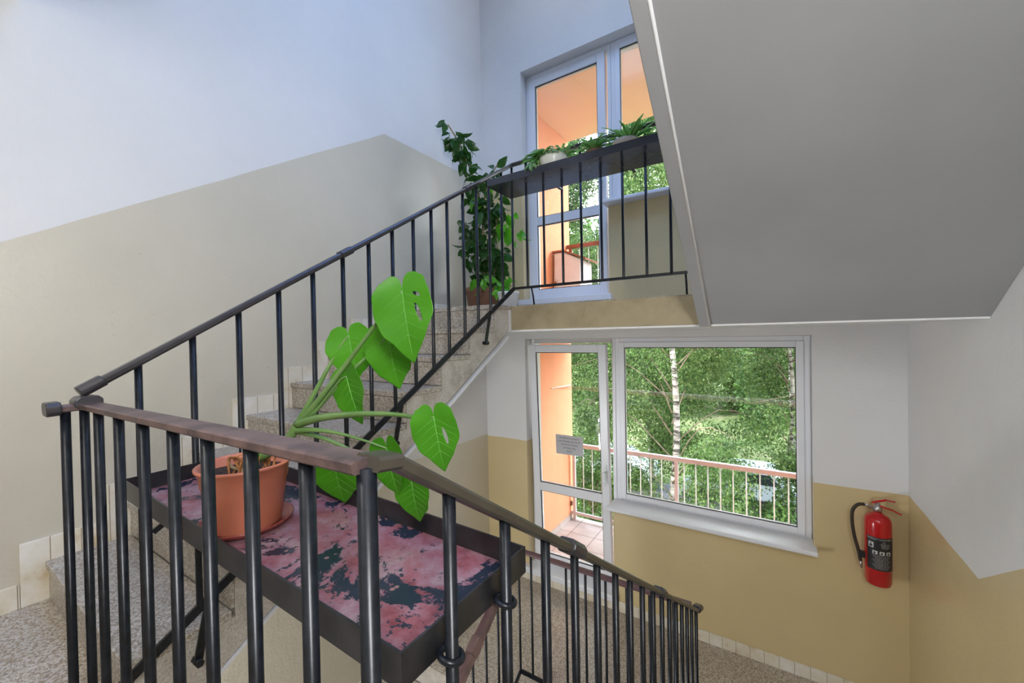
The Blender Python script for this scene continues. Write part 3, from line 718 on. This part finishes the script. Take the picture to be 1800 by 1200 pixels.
leaves = {
 'A': dict(att=(-.618, .56, 1.227), tip=(-.586, .545, 1.090), w=.90, yaw=-.10, holes=((.26, .10, .080, .024, .5), (.24, .36, .036, .15, -.25))),
 'B': dict(att=(-.709, .60, 1.142), tip=(-.690, .60, 1.022), w=1.02, yaw=.0, holes=()),
 'C': dict(att=(-.849, .60, 1.142), tip=(-.824, .60, 1.038), w=1.08, yaw=-.25, holes=()),
 'D': dict(att=(-.803, .56, 1.050), tip=(-.770, .56, .944), w=1.08, yaw=.3, holes=()),
 'E': dict(att=(-.501, .52, .994), tip=(-.484, .52, .900), w=.90, yaw=-.15, holes=((.19, .36, .042, .16, -.22),)),
 'F': dict(att=(-.723, .60, .890), tip=(-.70, .60, .785), w=.9, yaw=.1, holes=()),
 'G': dict(att=(-.667, .62, .817), tip=(-.655, .62, .730), w=1.1, yaw=.1, holes=()),
 'H': dict(att=(-.955, .62, .835), tip=(-.95, .635, .70), w=1.25, yaw=-.05, holes=()),
}
sd_ = 3
for k, d in leaves.items():
    sd_ += 1; mon_leaf(mon, d['att'], d['tip'], d['w'], d['yaw'], holes=d['holes'], seed=sd_)
node = (-.95, .528, .935)
def pet(pts, r=.0033):
    p = smooth_path(pts, 5); n = len(p); MB().tube(p, [r*2.1*(1-i/n)**2+r*.8 for i in range(n)], 8).build('petiole', 'petiole', mon)
pet([node, (-.90, .535, .975), (-.78, .548, 1.085), (-.66, .556, 1.192), (-.618, .560, 1.227)], .0036)
pet([node, (-.90, .54, .968), (-.81, .57, 1.055), (-.735, .595, 1.118), (-.709, .60, 1.142)])
pet([node, (-.92, .54, .985), (-.885, .57, 1.07), (-.862, .592, 1.125), (-.849, .60, 1.142)])
pet([node, (-.90, .54, .965), (-.85, .55, 1.015), (-.82, .556, 1.043), (-.803, .56, 1.05)], .0026)
pet([node, (-.86, .53, .958), (-.743, .53, .976), (-.65, .525, .986), (-.58, .521, .990), (-.52, .52, .988), (-.501, .52, .994)], .0038)
pet([(-.965, .525, .918), (-.90, .535, .925), (-.834, .55, .923), (-.77, .575, .908), (-.723, .60, .890)], .003)
pet([(-.965, .525, .918), (-.89, .56, .90), (-.80, .60, .86), (-.71, .62, .828), (-.667, .62, .817)], .0024)
pet([(-1.0, .52, .88), (-.96, .545, .885), (-.945, .59, .865), (-.955, .62, .835)], .0024)
# dry stubs, aerial roots and cut stalks in the pot
dr = MB()
for k in range(16):
    a = random.uniform(0, 2*PI); r = random.uniform(.01, .07); x, y = PC[0]+.03+r*math.cos(a)*.6, PC[1]+r*math.sin(a)*.8
    dr.tube(smooth_path([(x, y, zs), (x+random.uniform(-.02, .02), y+random.uniform(-.02, .02), zs+random.uniform(.015, .045)), (x+random.uniform(-.03, .05), y+random.uniform(-.03, .03), zs+random.uniform(.02, .06))], 3), [.003, .0028, .0026, .0024, .002, .0016, .001], 6)
dr.build('dry_stalks', 'dry', mon)
rt = MB()
rt.tube(smooth_path([(-1.17, .50, zs+.01), (-1.14, .46, zs+.028), (-1.08, .44, zs+.02), (-1.05, .47, zs+.004)], 5), .0035, 8)
rt.tube(smooth_path([(-1.16, .53, zs+.006), (-1.13, .51, zs+.034), (-1.08, .50, zs+.022), (-1.06, .52, zs)], 5), .003, 8)
rt.tube(smooth_path([(-1.06, .47, zs), (-1.02, .44, zs+.025), (-.995, .43, zs-.01)], 5), .0025, 8)
rt.build('aerial_roots', 'stem', mon)

# ------------------------------------------------------------------ leafy plants (foliage clouds)
def leaf_cloud(centres, per, size, droop=.5, seed=1, shape='oval'):
    r = np.random.default_rng(seed); V = []; Fc = []
    for (cx, cy, cz, rad) in centres:
        m = max(3, int(per*(rad/.1)**2))
        for _ in range(m):
            d = r.normal(size=3); d /= np.linalg.norm(d); p = np.array((cx, cy, cz))+d*rad*r.random()**.4*np.array((1, .8, 1))
            ax = d*.6+r.normal(size=3)*.5; ax[2] -= droop; ax /= np.linalg.norm(ax)
            s = np.cross(ax, r.normal(size=3)); s /= np.linalg.norm(s); n = np.cross(ax, s); L = size*r.uniform(.6, 1.2); W = L*.28
            prof = [(0, 0, 0), (.25, .8, .06), (.5, 1, .04), (.78, .6, -.04), (1, 0, -.16)]
            b = len(V)
            for t, w_, z in prof:
                c = p+ax*L*t+n*L*z
                V.append(c-s*W*w_+n*L*.06*w_); V.append(c); V.append(c+s*W*w_+n*L*.06*w_)
            for i in range(4):
                a = b+i*3; Fc += [(a, a+1, a+4, a+3), (a+1, a+2, a+5, a+4)]
    mb = MB(); mb.add([tuple(v) for v in V], Fc, True); return mb
cl = [(-2.51, 2.85, 3.122, .035), (-2.45, 2.883, 2.99, .085), (-2.385, 2.917, 2.86, .085), (-2.34, 2.943, 2.745, .05), (-2.30, 2.99, 2.585, .08), (-2.192, 2.977, 2.593, .06), (-2.06, 2.963, 2.60, .05), (-2.33, 3.03, 2.437, .07), (-2.226, 3.057, 2.311, .12), (-2.09, 3.043, 2.327, .08),
      (-2.45, 3.097, 2.205, .08), (-2.314, 3.123, 2.073, .13), (-2.55, 3.15, 2.009, .05), (-2.46, 3.163, 1.937, .10), (-2.18, 3.15, 1.945, .09), (-2.302, 3.19, 1.809, .13), (-2.42, 3.21, 1.70, .09), (-2.30, 3.22, 1.66, .11)]
clp = thing('climbing_houseplant', (-2.38, 3.25, ZU), 'tall climbing plant in a brown planter in the corner of the upper half landing', 'plant')
MB().lathe([(0, 0), (.17, 0), (.20, .20), (.215, .21), (.215, .255), (.205, .26), (.195, .255), (.185, .22), (0, .22)], (-2.40, 3.27, ZU), 36).build('pot', 'brown_pot', clp)
MB().lathe([(0, .22), (.185, .222), (.18, .228), (0, .235)], (-2.40, 3.27, ZU), 24).build('soil', 'soil', clp)
sm = MB()
sm.tube(smooth_path([(-2.38, 3.25, ZU+.22), (-2.34, 3.15, 1.9), (-2.28, 3.05, 2.35), (-2.33, 2.98, 2.65), (-2.40, 2.91, 2.9), (-2.50, 2.86, 3.1)], 6), .007, 7)
sm.tube(smooth_path([(-2.42, 3.27, ZU+.22), (-2.44, 3.18, 1.95), (-2.30, 3.08, 2.3), (-2.15, 3.0, 2.55), (-2.03, 2.97, 2.66)], 6), .006, 7)
sm.tube(smooth_path([(-2.34, 3.25, ZU+.22), (-2.2, 3.18, 1.9), (-2.15, 3.1, 2.15), (-2.05, 3.05, 2.35)], 6), .005, 7)
sm.tube([(-2.36, 3.27, ZU+.2), (-2.30, 3.22, 2.5)], .011, 8)
sm.build('stem', 'stem', clp)
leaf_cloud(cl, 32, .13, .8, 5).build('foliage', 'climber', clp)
leaf_cloud([(-1.98, 3.05, 2.13, .085), (-1.91, 3.07, 2.05, .075), (-2.05, 3.1, 2.25, .05), (-2.16, 3.02, 2.55, .04), (-2.14, 3.15, 1.62, .06), (-2.27, 3.0, 1.66, .08), (-2.25, 2.98, 2.42, .03)], 12, .13, 1.4, 9).build('foliage', 'climber_bright', clp)['label'] = 'bright green back-lit leaves'  # back-light on these leaves is put into a brighter leaf colour
wp = thing('small_potted_plant', (-1.93, 2.95, ZU), 'small low plant in a pale pot beside the brown planter', 'plant')
MB().lathe([(0, 0), (.07, 0), (.092, .14), (.096, .145), (.096, .16), (.085, .16), (.08, .13), (0, .13)], (-1.93, 2.95, ZU), 30).build('pot', 'white_pot', wp)
leaf_cloud([(-1.96, 2.93, 1.58, .06), (-1.90, 2.95, 1.56, .05)], 22, .08, .2, 12).build('foliage', 'climber_bright', wp)
def sprays(c, n, L, spread, seed, w=.014, arch=.5):
    r = random.Random(seed); b = MB()
    for _ in range(n):
        a = r.uniform(0, 2*PI); l = L*r.uniform(.6, 1.1); sp = spread*r.uniform(.4, 1.1); seg = 6; pts = []
        for i in range(seg+1):
            t = i/seg; pts.append(Vector((c[0]+math.cos(a)*sp*t, c[1]+math.sin(a)*sp*t*.8, c[2]+l*(t-arch*1.3*t*t))))
        sd = Vector((-math.sin(a), math.cos(a), r.uniform(-.6, .6))).normalized(); vs = []; fs = []
        for i, p in enumerate(pts):
            t = i/seg; ww = w*(.55+.45*(i % 2))*(1 if i < seg else .3)
            vs += [p-sd*ww/1, p+Vector((0, 0, .003)), p+sd*ww]
        for i in range(seg): k = i*3; fs += [(k, k+1, k+4, k+3), (k+1, k+2, k+5, k+4)]
        b.add(vs, fs, True)
    return b
zs2 = 2.158-.039
s1 = thing('potted_cactus', (-1.13, 2.27, zs2), 'white pot with light green arching segmented shoots at left of the high shelf', 'plant', 'pot plants on the high shelf')
MB().lathe([(0, 0), (.06, 0), (.085, .10), (.088, .125), (.08, .125), (.075, .10), (0, .10)], (-1.13, 2.265, zs2), 32).build('pot', 'white_pot', s1)
MB().lathe([(0, .10), (.076, .101), (0, .106)], (-1.13, 2.27, zs2), 20).build('soil', 'soil', s1)
sprays((-1.17, 2.23, zs2+.10), 90, .15, .17, 3, .010, .75).build('foliage', 'cactus', s1)
sprays((-1.235, 2.185, 2.175), 46, .10, .085, 23, .009, 1.1).build('foliage', 'cactus', s1)
sprays((-1.08, 2.28, zs2+.10), 34, .16, .15, 4, .010, .6).build('foliage', 'cactus', s1)
s2 = thing('potted_succulent', (-.66, 2.28, zs2), 'sand coloured pot with pale spiky green leaves at right of the high shelf', 'plant', 'pot plants on the high shelf')
MB().lathe([(0, 0), (.06, 0), (.085, .05), (.082, .085), (.07, .10), (.062, .095), (0, .085)], (-.68, 2.28, zs2), 32).build('pot', 'tan_pot', s2)
sprays((-.66, 2.28, zs2+.085), 60, .15, .19, 8, .009, .4).build('foliage', 'cactus', s2)
s3 = thing('potted_fern', (-.84, 2.28, zs2), 'small dark pot with feathery green shoots in the middle of the high shelf', 'plant', 'pot plants on the high shelf')
MB().lathe([(0, 0), (.045, 0), (.06, .08), (.062, .085), (.05, .085), (0, .075)], (-.86, 2.28, zs2), 26).build('pot', 'brown_pot', s3)
sprays((-.86, 2.25, zs2+.08), 70, .14, .12, 14, .008, .5).build('foliage', 'cactus', s3)

# ------------------------------------------------------------------ fire extinguisher
EX, EY = .588, 3.628; zb = -.585
ex = thing('fire_extinguisher', (EX, EY, zb), 'red fire extinguisher with black hose hung on the beige wall right of the window', 'fire extinguisher')
R_ = .072
MB().lathe([(0, .0), (.062, .0), (.066, .004), (.066, .012), (R_, .022), (R_, .415), (.069, .437), (.058, .458), (.035, .472), (.024, .476), (.022, .492), (0, .492)], (EX, EY, zb), 48).build('cylinder', 'red', ex)
MB().lathe([(0, .488), (.024, .488), (.024, .520), (.017, .524), (.017, .545), (0, .545)], (EX, EY, zb), 24).tube([(EX-.02, EY, zb+.51), (EX-.075, EY-.012, zb+.528)], .0085, 10).build('valve', 'metal', ex)
hdm = MB(); zc = zb+.545
hdm.bar((EX-.028, EY, zc), (EX+.04, EY-.02, zc+.035), .022, .012, (0, 0, 1), .003); hdm.bar((EX+.04, EY-.02, zc+.035), (EX+.085, EY-.03, zc+.034), .02, .006, (0, 0, 1), .002)
hdm.build('lever', 'red', ex)
MB().bar((EX-.01, EY, zc-.012), (EX+.075, EY-.02, zc-.028), .022, .007, (0, 0, 1), .002).bar((EX+.075, EY-.02, zc-.028), (EX+.115, EY-.03, zc-.045), .02, .006, (0, 0, 1), .002).build('carry_handle', 'red', ex)
hp = smooth_path([(EX-.07, EY-.012, zb+.527), (EX-.105, EY-.02, zb+.52), (EX-.133, EY-.02, zb+.475), (EX-.136, EY-.015, zb+.40), (EX-.125, EY-.01, zb+.30), (EX-.103, EY-.01, zb+.20), (EX-.092, EY-.01, zb+.13)], 5)
MB().tube(hp, .0105, 12).build('hose', 'hose', ex)
MB().tube([(EX-.092, EY-.01, zb+.135), (EX-.088, EY-.01, zb+.085)], [.0095, .006], 12).build('nozzle', 'metal', ex)
MB().box(EX-.105, EX-.066, EY-.024, EY+.004, zb+.16, zb+.2).build('hose_clip', 'label_black', ex)
MB().box(EX-.03, EX+.03, EY+.069, YB-.0005, zb+.33, zb+.4).build('wall_hook', 'iron', ex)
def cylp(s, z, r=R_+.0008): a = s/R_ + EXA; return (EX+math.sin(a)*r, EY-math.cos(a)*r, z)
EXA = .12
lb = MB(); vs = []; fs = []; na = 20
for i in range(na+1):
    s = -.080+.168*i/na
    for z in (zb+.115, zb+.335): vs.append(cylp(s, z))
for i in range(na): fs.append((2*i, 2*i+2, 2*i+3, 2*i+1))
lbo = lb.add(vs, fs, True).build('label', 'label_black', ex); lbo['label'] = 'black label with white print'
def exline(body, z, size, x=0): text_mesh(body, size, 'print', 'label_white', ex, lambda a, b: cylp(a+x, z+b, R_+.0016))
exline('PRÁŠKOVÝ HASICÍ PŘÍSTROJ', zb+.319, .0125)
exline('6 kg', zb+.303, .010, .01)
def patch(s0, s1, z0, z1, mb, r=R_+.0016):
    n = 4; vs = []
    for i in range(n+1):
        s = s0+(s1-s0)*i/n; vs += [cylp(s, z0, r), cylp(s, z1, r)]
    mb.add(vs, [(2*i, 2*i+2, 2*i+3, 2*i+1) for i in range(n)])
pm = MB(); patch(-.070, -.042, zb+.262, zb+.298, pm)
for a in (-.048, -.012, .024): patch(a, a+.026, zb+.222, zb+.245, pm)
pm.build('pictogram_field', 'label_white', ex)
for q in ((-.064, -.048, .268, .282), (-.060, -.052, .284, .292), (-.042, -.032, .226, .238), (-.006, .004, .226, .238), (.030, .040, .226, .238)):
    pk = MB(); patch(q[0], q[1], zb+q[2], zb+q[3], pk, R_+.002); pk.build('pictogram', 'label_black', ex)
for k, tx in enumerate(('odjistěte pojistku', 'zamiřte hadici', 'stiskněte páku', 'haste oheň')): exline(tx, zb+.291-k*.0085, .0085, .02)
for k in range(12): exline(('hasivo: prášek ABC  tlak 1,5 MPa', 'pracovní teplota -30 až +60 C', 'nepoužívat na lidi a zvířata', 'kontrola jednou za rok')[k % 4], zb+.212-k*.0078, .0072, .0)

# ------------------------------------------------------------------ loggia outside
LX, LY0, LY1 = -2.48, YB+.33, 5.42
for i, dz in enumerate((0, 2.84)):
    lg = structure(MB().box(LX-.2, 3.4, LY0, LY1, -1.74+dz, -1.52+dz).build('floor', 'orange'), ('lower', 'upper')[i]+' loggia slab outside the windows', 'floor')
    MB().box(LX, 3.2, LY0, LY1, -1.52+dz, -1.508+dz).build('floor_tiles', 'paver', lg)
    MB().box(LX+.0, LX+.012, LY0, LY1-.05, -1.508+dz, -1.44+dz).build('tile_skirting', 'paver', lg)
structure(MB().box(LX-.2, 3.4, LY0, LY1, -1.74+5.68, -1.55+5.68).build('ceiling', 'peach'), 'peach orange ceiling of the upper loggia', 'ceiling')
structure(MB().box(LX-.2, LX, LY0, LY1+.02, -6, 7.5).build('wall_left', 'orange'), 'orange side wall of the loggias at the left', 'wall')
structure(MB().box(3.2, 3.4, LY0, LY1+.02, -6, 7.5).build('wall_right', 'orange'), 'orange side wall of the loggias at the right', 'wall')
structure(MB().box(-7, XL-T, LY0-.3, LY0, -6, 7.5).box(XR+T, 8, LY0-.3, LY0, -6, 7.5).box(LX, OX0, LY0, LY0+.006, -1.5, 3.9).box(OX1, 3.2, LY0, LY0+.006, -1.5, 3.9).box(OXM, OX1, LY0, LY0+.006, -1.5, -.5).box(OXM, OX1, LY0, LY0+.006, 1.34, 2.34).build('wall_facade', 'orange'), 'orange outer facade of the building', 'wall')
for i, dz in enumerate((0, 2.84)):
    lb_ = ('pale pink topped balcony railing with thin white bars outside the lower window', 'brown topped balcony railing seen through the upper door')[i]
    rr = thing('balcony_railing', (0, 5.35, -1.51+dz), lb_, 'railing')
    tm = ('pink_rail', 'brown_rail')[i]; zt_ = -.43+dz
    MB().box(LX+.01, 3.18, 5.32, 5.375, zt_-.035, zt_+.02).build('top_rail', tm, rr, bevel=.006)
    MB().box(LX+.01, 3.18, 5.335, 5.36, -1.44+dz, -1.40+dz).build('bottom_rail', tm, rr)
    for x in (LX+.06, -1.03, .45, 1.95, 3.12): MB().box(x-.02, x+.02, 5.33, 5.365, -1.508+dz, zt_-.035).build('post', tm, rr)
    x = LX+.20
    while x < 3.0:
        if min(abs(x-p) for p in (-1.03, .45, 1.95)) > .05: MB().tube([(x, 5.348, -1.41+dz), (x, 5.348, zt_-.03)], .0065, 6).build('baluster', 'white_rod', rr)
        x += .134
    MB().box(LX+.0, LX+.02, 5.32, 5.37, -1.32+dz, -1.26+dz).build('wall_anchor', 'brown_rail', rr)
# clothes line rods on the lower loggia wall
ck = thing('clothes_line', (LX+.05, 5.1, .42), 'set of thin clothes lines stretched across the lower loggia', 'clothes line')
MB().bar((LX, 4.78, .44), (LX, 5.34, .42), .01, .03, (1, 0, 0)).bar((LX+.0, 4.78, .44), (LX+.03, 5.34, .42), .012, .012).build('bracket', 'white_rod', ck)
for k in range(6):
    y = 4.80+k*.1; MB().tube([(LX+.02, y, .44-.004*k), (0.3, y, .40-.004*k), (3.2, y, .44)], .0012, 5).build('line', 'metal', ck)
bx = thing('covered_box', (-2.23, 5.0, 1.33), 'box draped in a white sheet under a brown lid on the upper loggia', 'box')
MB().prism([(-2.46, 1.333), (-2.06, 1.333), (-2.07, 2.12), (-2.30, 2.235), (-2.44, 2.235)], 'y', 4.86, 5.26).build('cover_sheet', 'cloth', bx, bevel=.015)
MB().add([(-2.465, 4.84, 2.24), (-2.30, 4.84, 2.24), (-1.99, 4.84, 2.10), (-2.465, 5.28, 2.24), (-2.30, 5.28, 2.24), (-1.99, 5.28, 2.10)]+[(-2.465, 4.84, 2.262), (-2.30, 4.84, 2.262), (-1.985, 4.84, 2.125), (-2.465, 5.28, 2.262), (-2.30, 5.28, 2.262), (-1.985, 5.28, 2.125)],
         [(0, 1, 4, 3), (1, 2, 5, 4), (6, 9, 10, 7), (7, 10, 11, 8), (0, 6, 7, 1), (1, 7, 8, 2), (3, 4, 10, 9), (4, 5, 11, 10), (0, 3, 9, 6), (2, 8, 11, 5)]).build('lid', 'brown_rail', bx)
b_ = MB()
for k in range(9):
    a = k*.7; b_.tube([(-2.42, 4.85, 1.83), (-2.42+.07*math.cos(a), 4.83, 1.83+.07*math.sin(a))], [.006, .001], 5)
b_.build('dried_flower', 'dry', bx)

# ------------------------------------------------------------------ outdoors: slope, cars, birches and bushes
GZ = -5.6
def gz(x, y): return GZ+max(0, y-16)*.06
gr = MB(); n = 40; vs = []; fs = []
for i in range(n+1):
    for j in range(n+1):
        x = -60+120*i/n; y = 4.3+95*j/n; vs.append((x, y, gz(x, y)+random.uniform(-.1, .1)))
for i in range(n):
    for j in range(n): a = i*(n+1)+j; fs.append((a, a+n+1, a+n+2, a+1))
structure(gr.add(vs, fs, True).build('ground', 'grass'), 'grassy slope behind the house', 'ground')
structure(MB().box(-40, 30, 16.5, 20.5, GZ+.0, GZ+.12).build('road', 'asphalt'), 'asphalt car park behind the birches', 'road')
def car(x, y, label):
    c = thing('car', (x, y, GZ+.12), label, 'car', 'cars parked behind the birches')
    z = GZ+.12
    prof = [(-2.1, .35), (-2.1, .75), (-1.9, .9), (-1.0, .98), (-.45, 1.42), (.9, 1.45), (1.5, 1.0), (2.05, .92), (2.12, .4)]
    MB().prism([(x+a, z+b) for a, b in prof], 'y', y-.85, y+.85).build('body', 'car', c, bevel=.08)
    MB().prism([(x+a, z+b) for a, b in ((-.85, 1.0), (-.42, 1.35), (.85, 1.38), (1.25, 1.0))], 'y', y-.86, y+.86).build('side_windows', 'car_glass', c)
    for a in (-1.3, 1.3):
        for s in (-1, 1):
            MB().tube([(x+a, y+s*.72, z+.32), (x+a, y+s*.88, z+.32)], .32, 20).build('wheel', 'rubber', c)
car(-6.4, 18, 'pale car glimpsed through leaves left of the birch trunk')
car(-1.0, 18.2, 'pale car glimpsed through leaves right of the birch trunk')
def quads(P, A, S):
    """leaf quads: centres P, half axes A and S (n,3)"""
    V = np.empty((len(P), 4, 3)); V[:, 0] = P-A; V[:, 1] = P-S*.9-A*.1; V[:, 2] = P+A; V[:, 3] = P+S*.9-A*.1; return V.reshape(-1, 3)
def mesh_quads(name, V, mat, parent):
    me = bpy.data.meshes.new(name); n = len(V)//4; off = np.array(world_loc(parent)); V = V-off
    me.vertices.add(len(V)); me.vertices.foreach_set('co', V.astype(np.float32).ravel())
    me.loops.add(n*4); me.loops.foreach_set('vertex_index', np.arange(n*4, dtype=np.int32))
    me.polygons.add(n); me.polygons.foreach_set('loop_start', np.arange(0, n*4, 4, dtype=np.int32)); me.polygons.foreach_set('loop_total', np.full(n, 4, dtype=np.int32))
    me.update(); me.validate(); me.materials.append(M[mat]); o = bpy.data.objects.new(name, me); COL.objects.link(o); o.parent = parent; return o
def birch(x, y, h, rad, nleaf, leaf, label, seed, lean=0, zlow=1.5, weep=1.0, trunk_r=.115, group='birches beyond the loggia'):
    r = np.random.default_rng(seed); z0 = gz(x, y)-.05
    t = thing('birch_tree', (x, y, z0), label, 'tree', group)
    pts = [(x+lean*k/8+.12*math.sin(k*1.3+seed), y+.1*math.cos(k*1.1+seed), z0+h*k/8) for k in range(9)]
    MB().tube(smooth_path(pts, 3), [trunk_r*(1-.85*i/24) for i in range(25)], 12).build('trunk', 'bark', t)
    br = MB(); P = []; A = []
    nb = 46; per = nleaf//(nb*9)
    for k in range(nb):
        zf_ = .10+.90*((k+.5)/nb)**.85; base = np.array((x+lean*zf_, y, z0+h*zf_)); a = r.uniform(0, 2*PI)
        rr_ = rad*(1-.75*max(0, zf_-.35)/.65)*r.uniform(.55, 1.1)
        end = base+np.array((math.cos(a)*rr_, math.sin(a)*rr_, r.uniform(.2, .9)*rr_*.7)); mid = (base+end)/2+np.array((0, 0, .25*rr_))
        br.tube(smooth_path([base, mid, end], 3), [.024, .018, .014, .011, .008, .006, .004], 5)
        for q in range(9):
            f = .25+.75*(q+r.random())/9; c = (1-f)**2*base+2*f*(1-f)*mid+f*f*end+r.normal(size=3)*.12
            Ls = r.uniform(.5, 1.7)*weep; tt = r.random(per)
            p = c[None]+np.stack([r.normal(0, .13+.1*tt, per), r.normal(0, .13+.1*tt, per), -tt*Ls], 1); P.append(p)
    P = np.concatenate(P); P = P[P[:, 2] > z0+zlow*.3]; m = len(P)
    ax = r.normal(size=(m, 3))*.7; ax[:, 2] -= .7; ax /= np.linalg.norm(ax, axis=1)[:, None]
    s = np.cross(ax, r.normal(size=(m, 3))); s /= np.linalg.norm(s, axis=1)[:, None]; sz = leaf*r.uniform(.6, 1.2, m)[:, None]
    br.build('branches', 'twig', t)
    mesh_quads('foliage', quads(P, ax*sz, s*sz*.62), 'birch_leaf', t)
    return t
birch(-2.45, 12.0, 14.5, 3.0, 90000, .042, 'birch with white trunk standing in the middle of the large window', 11, .15)
birch(-6.0, 12.6, 15.5, 3.2, 110000, .042, 'birch left of centre, showing through the balcony door', 12, -.2)
birch(2.6, 13.5, 16, 3.2, 80000, .042, 'birch at the right edge of the large window', 13, .3)
birch(-4.2, 16.6, 17.5, 3.6, 90000, .055, 'second row birch filling the gap left of the white trunk', 14, .1)
birch(.8, 22.5, 18.5, 3.8, 60000, .07, 'farther birch between the two front birches', 15, 0)
birch(.4, 16.2, 13.5, 2.8, 70000, .05, 'slender birch between the white trunk and the right birch', 17, .1, trunk_r=.08)
birch(-10, 17.0, 18, 4.0, 70000, .07, 'birch at the far left beyond the orange wall', 16, 0)
def bush(x, y, rx, h, n, leaf, label, seed, group='bushes on the slope', mat='bush_leaf', name='bush'):
    r = np.random.default_rng(seed); z0 = gz(x, y)
    t = thing(name, (x, y, z0), label, 'bush' if name == 'bush' else 'tree', group)
    d = r.normal(size=(n, 3)); d /= np.linalg.norm(d, axis=1)[:, None]; d[:, 2] = abs(d[:, 2])
    lump = 1+.18*np.sin(d[:, 0]*9+seed)+.15*np.sin(d[:, 1]*8+2*seed)+.12*np.sin(d[:, 2]*11)
    P = d*(r.uniform(.6, 1, n)**.5)[:, None]*lump[:, None]*np.array((rx, rx, h)); P += (x, y, z0)
    ax = r.normal(size=(n, 3)); ax /= np.linalg.norm(ax, axis=1)[:, None]; s = np.cross(ax, r.normal(size=(n, 3))); s /= np.linalg.norm(s, axis=1)[:, None]
    sz = leaf*r.uniform(.6, 1.2, n)[:, None]
    b = MB()
    for k in range(7):
        a = k*.9; b.tube([(x, y, z0-.05), (x+rx*.3*math.cos(a), y+rx*.3*math.sin(a), z0+h*.5), (x+rx*.6*math.cos(a), y+rx*.6*math.sin(a), z0+h*.75)], [.05, .03, .012], 6)
    b.build('branches', 'stem', t)
    mesh_quads('foliage', quads(P, ax*sz, s*sz*.7), mat, t); return t
k = 0
for (x, y, rx, h) in ((-7.5, 10.5, 1.1, 1.3), (-4.2, 11.2, 1.2, 1.6), (-1.2, 10.2, 1.0, 1.2), (.9, 9.6, .9, 1.1), (2.6, 10.8, 1.3, 1.5), (-5.8, 14.5, 1.3, 2.0), (-.2, 13.8, 1.4, 1.9), (3.4, 13, 1.6, 2.2)):
    k += 1
    bush(x, y, rx, h, 5200, .06, ('leafy bush on the slope, %s' % ('far left', 'left of the white trunk', 'just right of the white trunk', 'close below the window', 'lower right of the large window', 'behind the first bushes at left', 'behind the trunk at the middle', 'tall one at the right edge')[k-1]), 30+k)
for k, (x, y, rx, h) in enumerate(((-24, 35, 4.2, 17), (-15.5, 33, 4.0, 16), (-7, 34, 4.1, 17), (1.5, 33, 4.0, 15), (10, 34, 4.1, 16), (19, 36, 4.2, 16), (-33, 38, 4.4, 18))):
    bush(x, y, rx, h, 22000, .20, 'dense green tree in the far row, %s' % ('far left', 'left', 'behind the door view', 'behind the trunk', 'right', 'far right', 'leftmost beyond the orange wall')[k], 60+k, 'far row of trees', 'birch_leaf', 'tree')

# ------------------------------------------------------------------ behind the viewer: doors; unseen lamps added as fill light
for i, dz in enumerate((0, ZT)):
    dr_ = thing('door_%d' % (i+3), (XL, -.75, dz), 'brown flat apartment door behind the viewer', 'door', kind='structure')
    MB().box(XL+.001, XL+.04, -1.15, -.35, dz+.001, dz+1.97).build('door_leaf', 'door_wood', dr_)
    f = MB(); f.box(XL+.001, XL+.06, -1.21, -1.15, dz+.001, dz+2.03); f.box(XL+.001, XL+.06, -.35, -.29, dz+.001, dz+2.03); f.box(XL+.001, XL+.06, -1.15, -.35, dz+1.97, dz+2.03); f.build('door_frame', 'pvc', dr_)
def lamp(x, y, z, power, label, r=.14):  # unseen ceiling lamp, added to lift the light indoors
    l = thing('added_ceiling_lamp', (x, y, z), label, 'lamp', 'added round fill lamps')
    MB().lathe([(0, 0), (r+.01, 0), (r+.01, -.02), (0, -.02)], (x, y, z-.0005), 32).build('base', 'pvc', l)
    MB().lathe([(r, -.02), (r*.95, -.05), (r*.7, -.085), (r*.35, -.10), (0, -.104)], (x, y, z-.0005), 32).build('glass_dome', 'fill_lamp_glass', l)
    pl = bpy.data.lights.new('fill_light', 'POINT'); pl.energy = power; pl.shadow_soft_size = .16; pl.color = (1, .96, .9)
    o = bpy.data.objects.new('fill_light', pl); COL.objects.link(o); o.parent = l; o.location = (0, 0, -.3)
lamp(-1.0, -.7, ZT-.19, 10, 'added fill lamp over the landing behind the viewer')
lamp(-1.3, 3.15, CEIL, 5, 'added fill lamp high above the upper half landing')

def added_wall_lamp(x, y, z, sx, power, label):  # unseen wall lamp, added as soft fill for the walls opposite
    l = thing('added_wall_lamp', (x, y, z), label, 'lamp', 'added wall fill lamps')
    MB().box(*sorted((x, x+sx*.02)), y-.32, y+.32, z-.1, z+.1).build('base', 'pvc', l)
    MB().box(*sorted((x+sx*.02, x+sx*.07)), y-.30, y+.30, z-.08, z+.08).build('shade', 'fill_lamp_glass', l, bevel=.015)
    pl = bpy.data.lights.new('fill_light', 'AREA'); pl.shape = 'RECTANGLE'; pl.size = .9; pl.size_y = .4; pl.energy = power; pl.color = (.95, .97, 1)
    o = bpy.data.objects.new('fill_light', pl); COL.objects.link(o); o.parent = l; o.location = (sx*.08, 0, 0); o.rotation_euler = Vector((sx, .55, 0)).to_track_quat('-Z', 'Z').to_euler()
added_wall_lamp(XR, -.45, 1.75, -1, 42, 'added fill lamp on the right wall behind the viewer')
added_wall_lamp(XL, .35, -.85, 1, 40, 'added fill lamp under the landing beside the lowest flight')
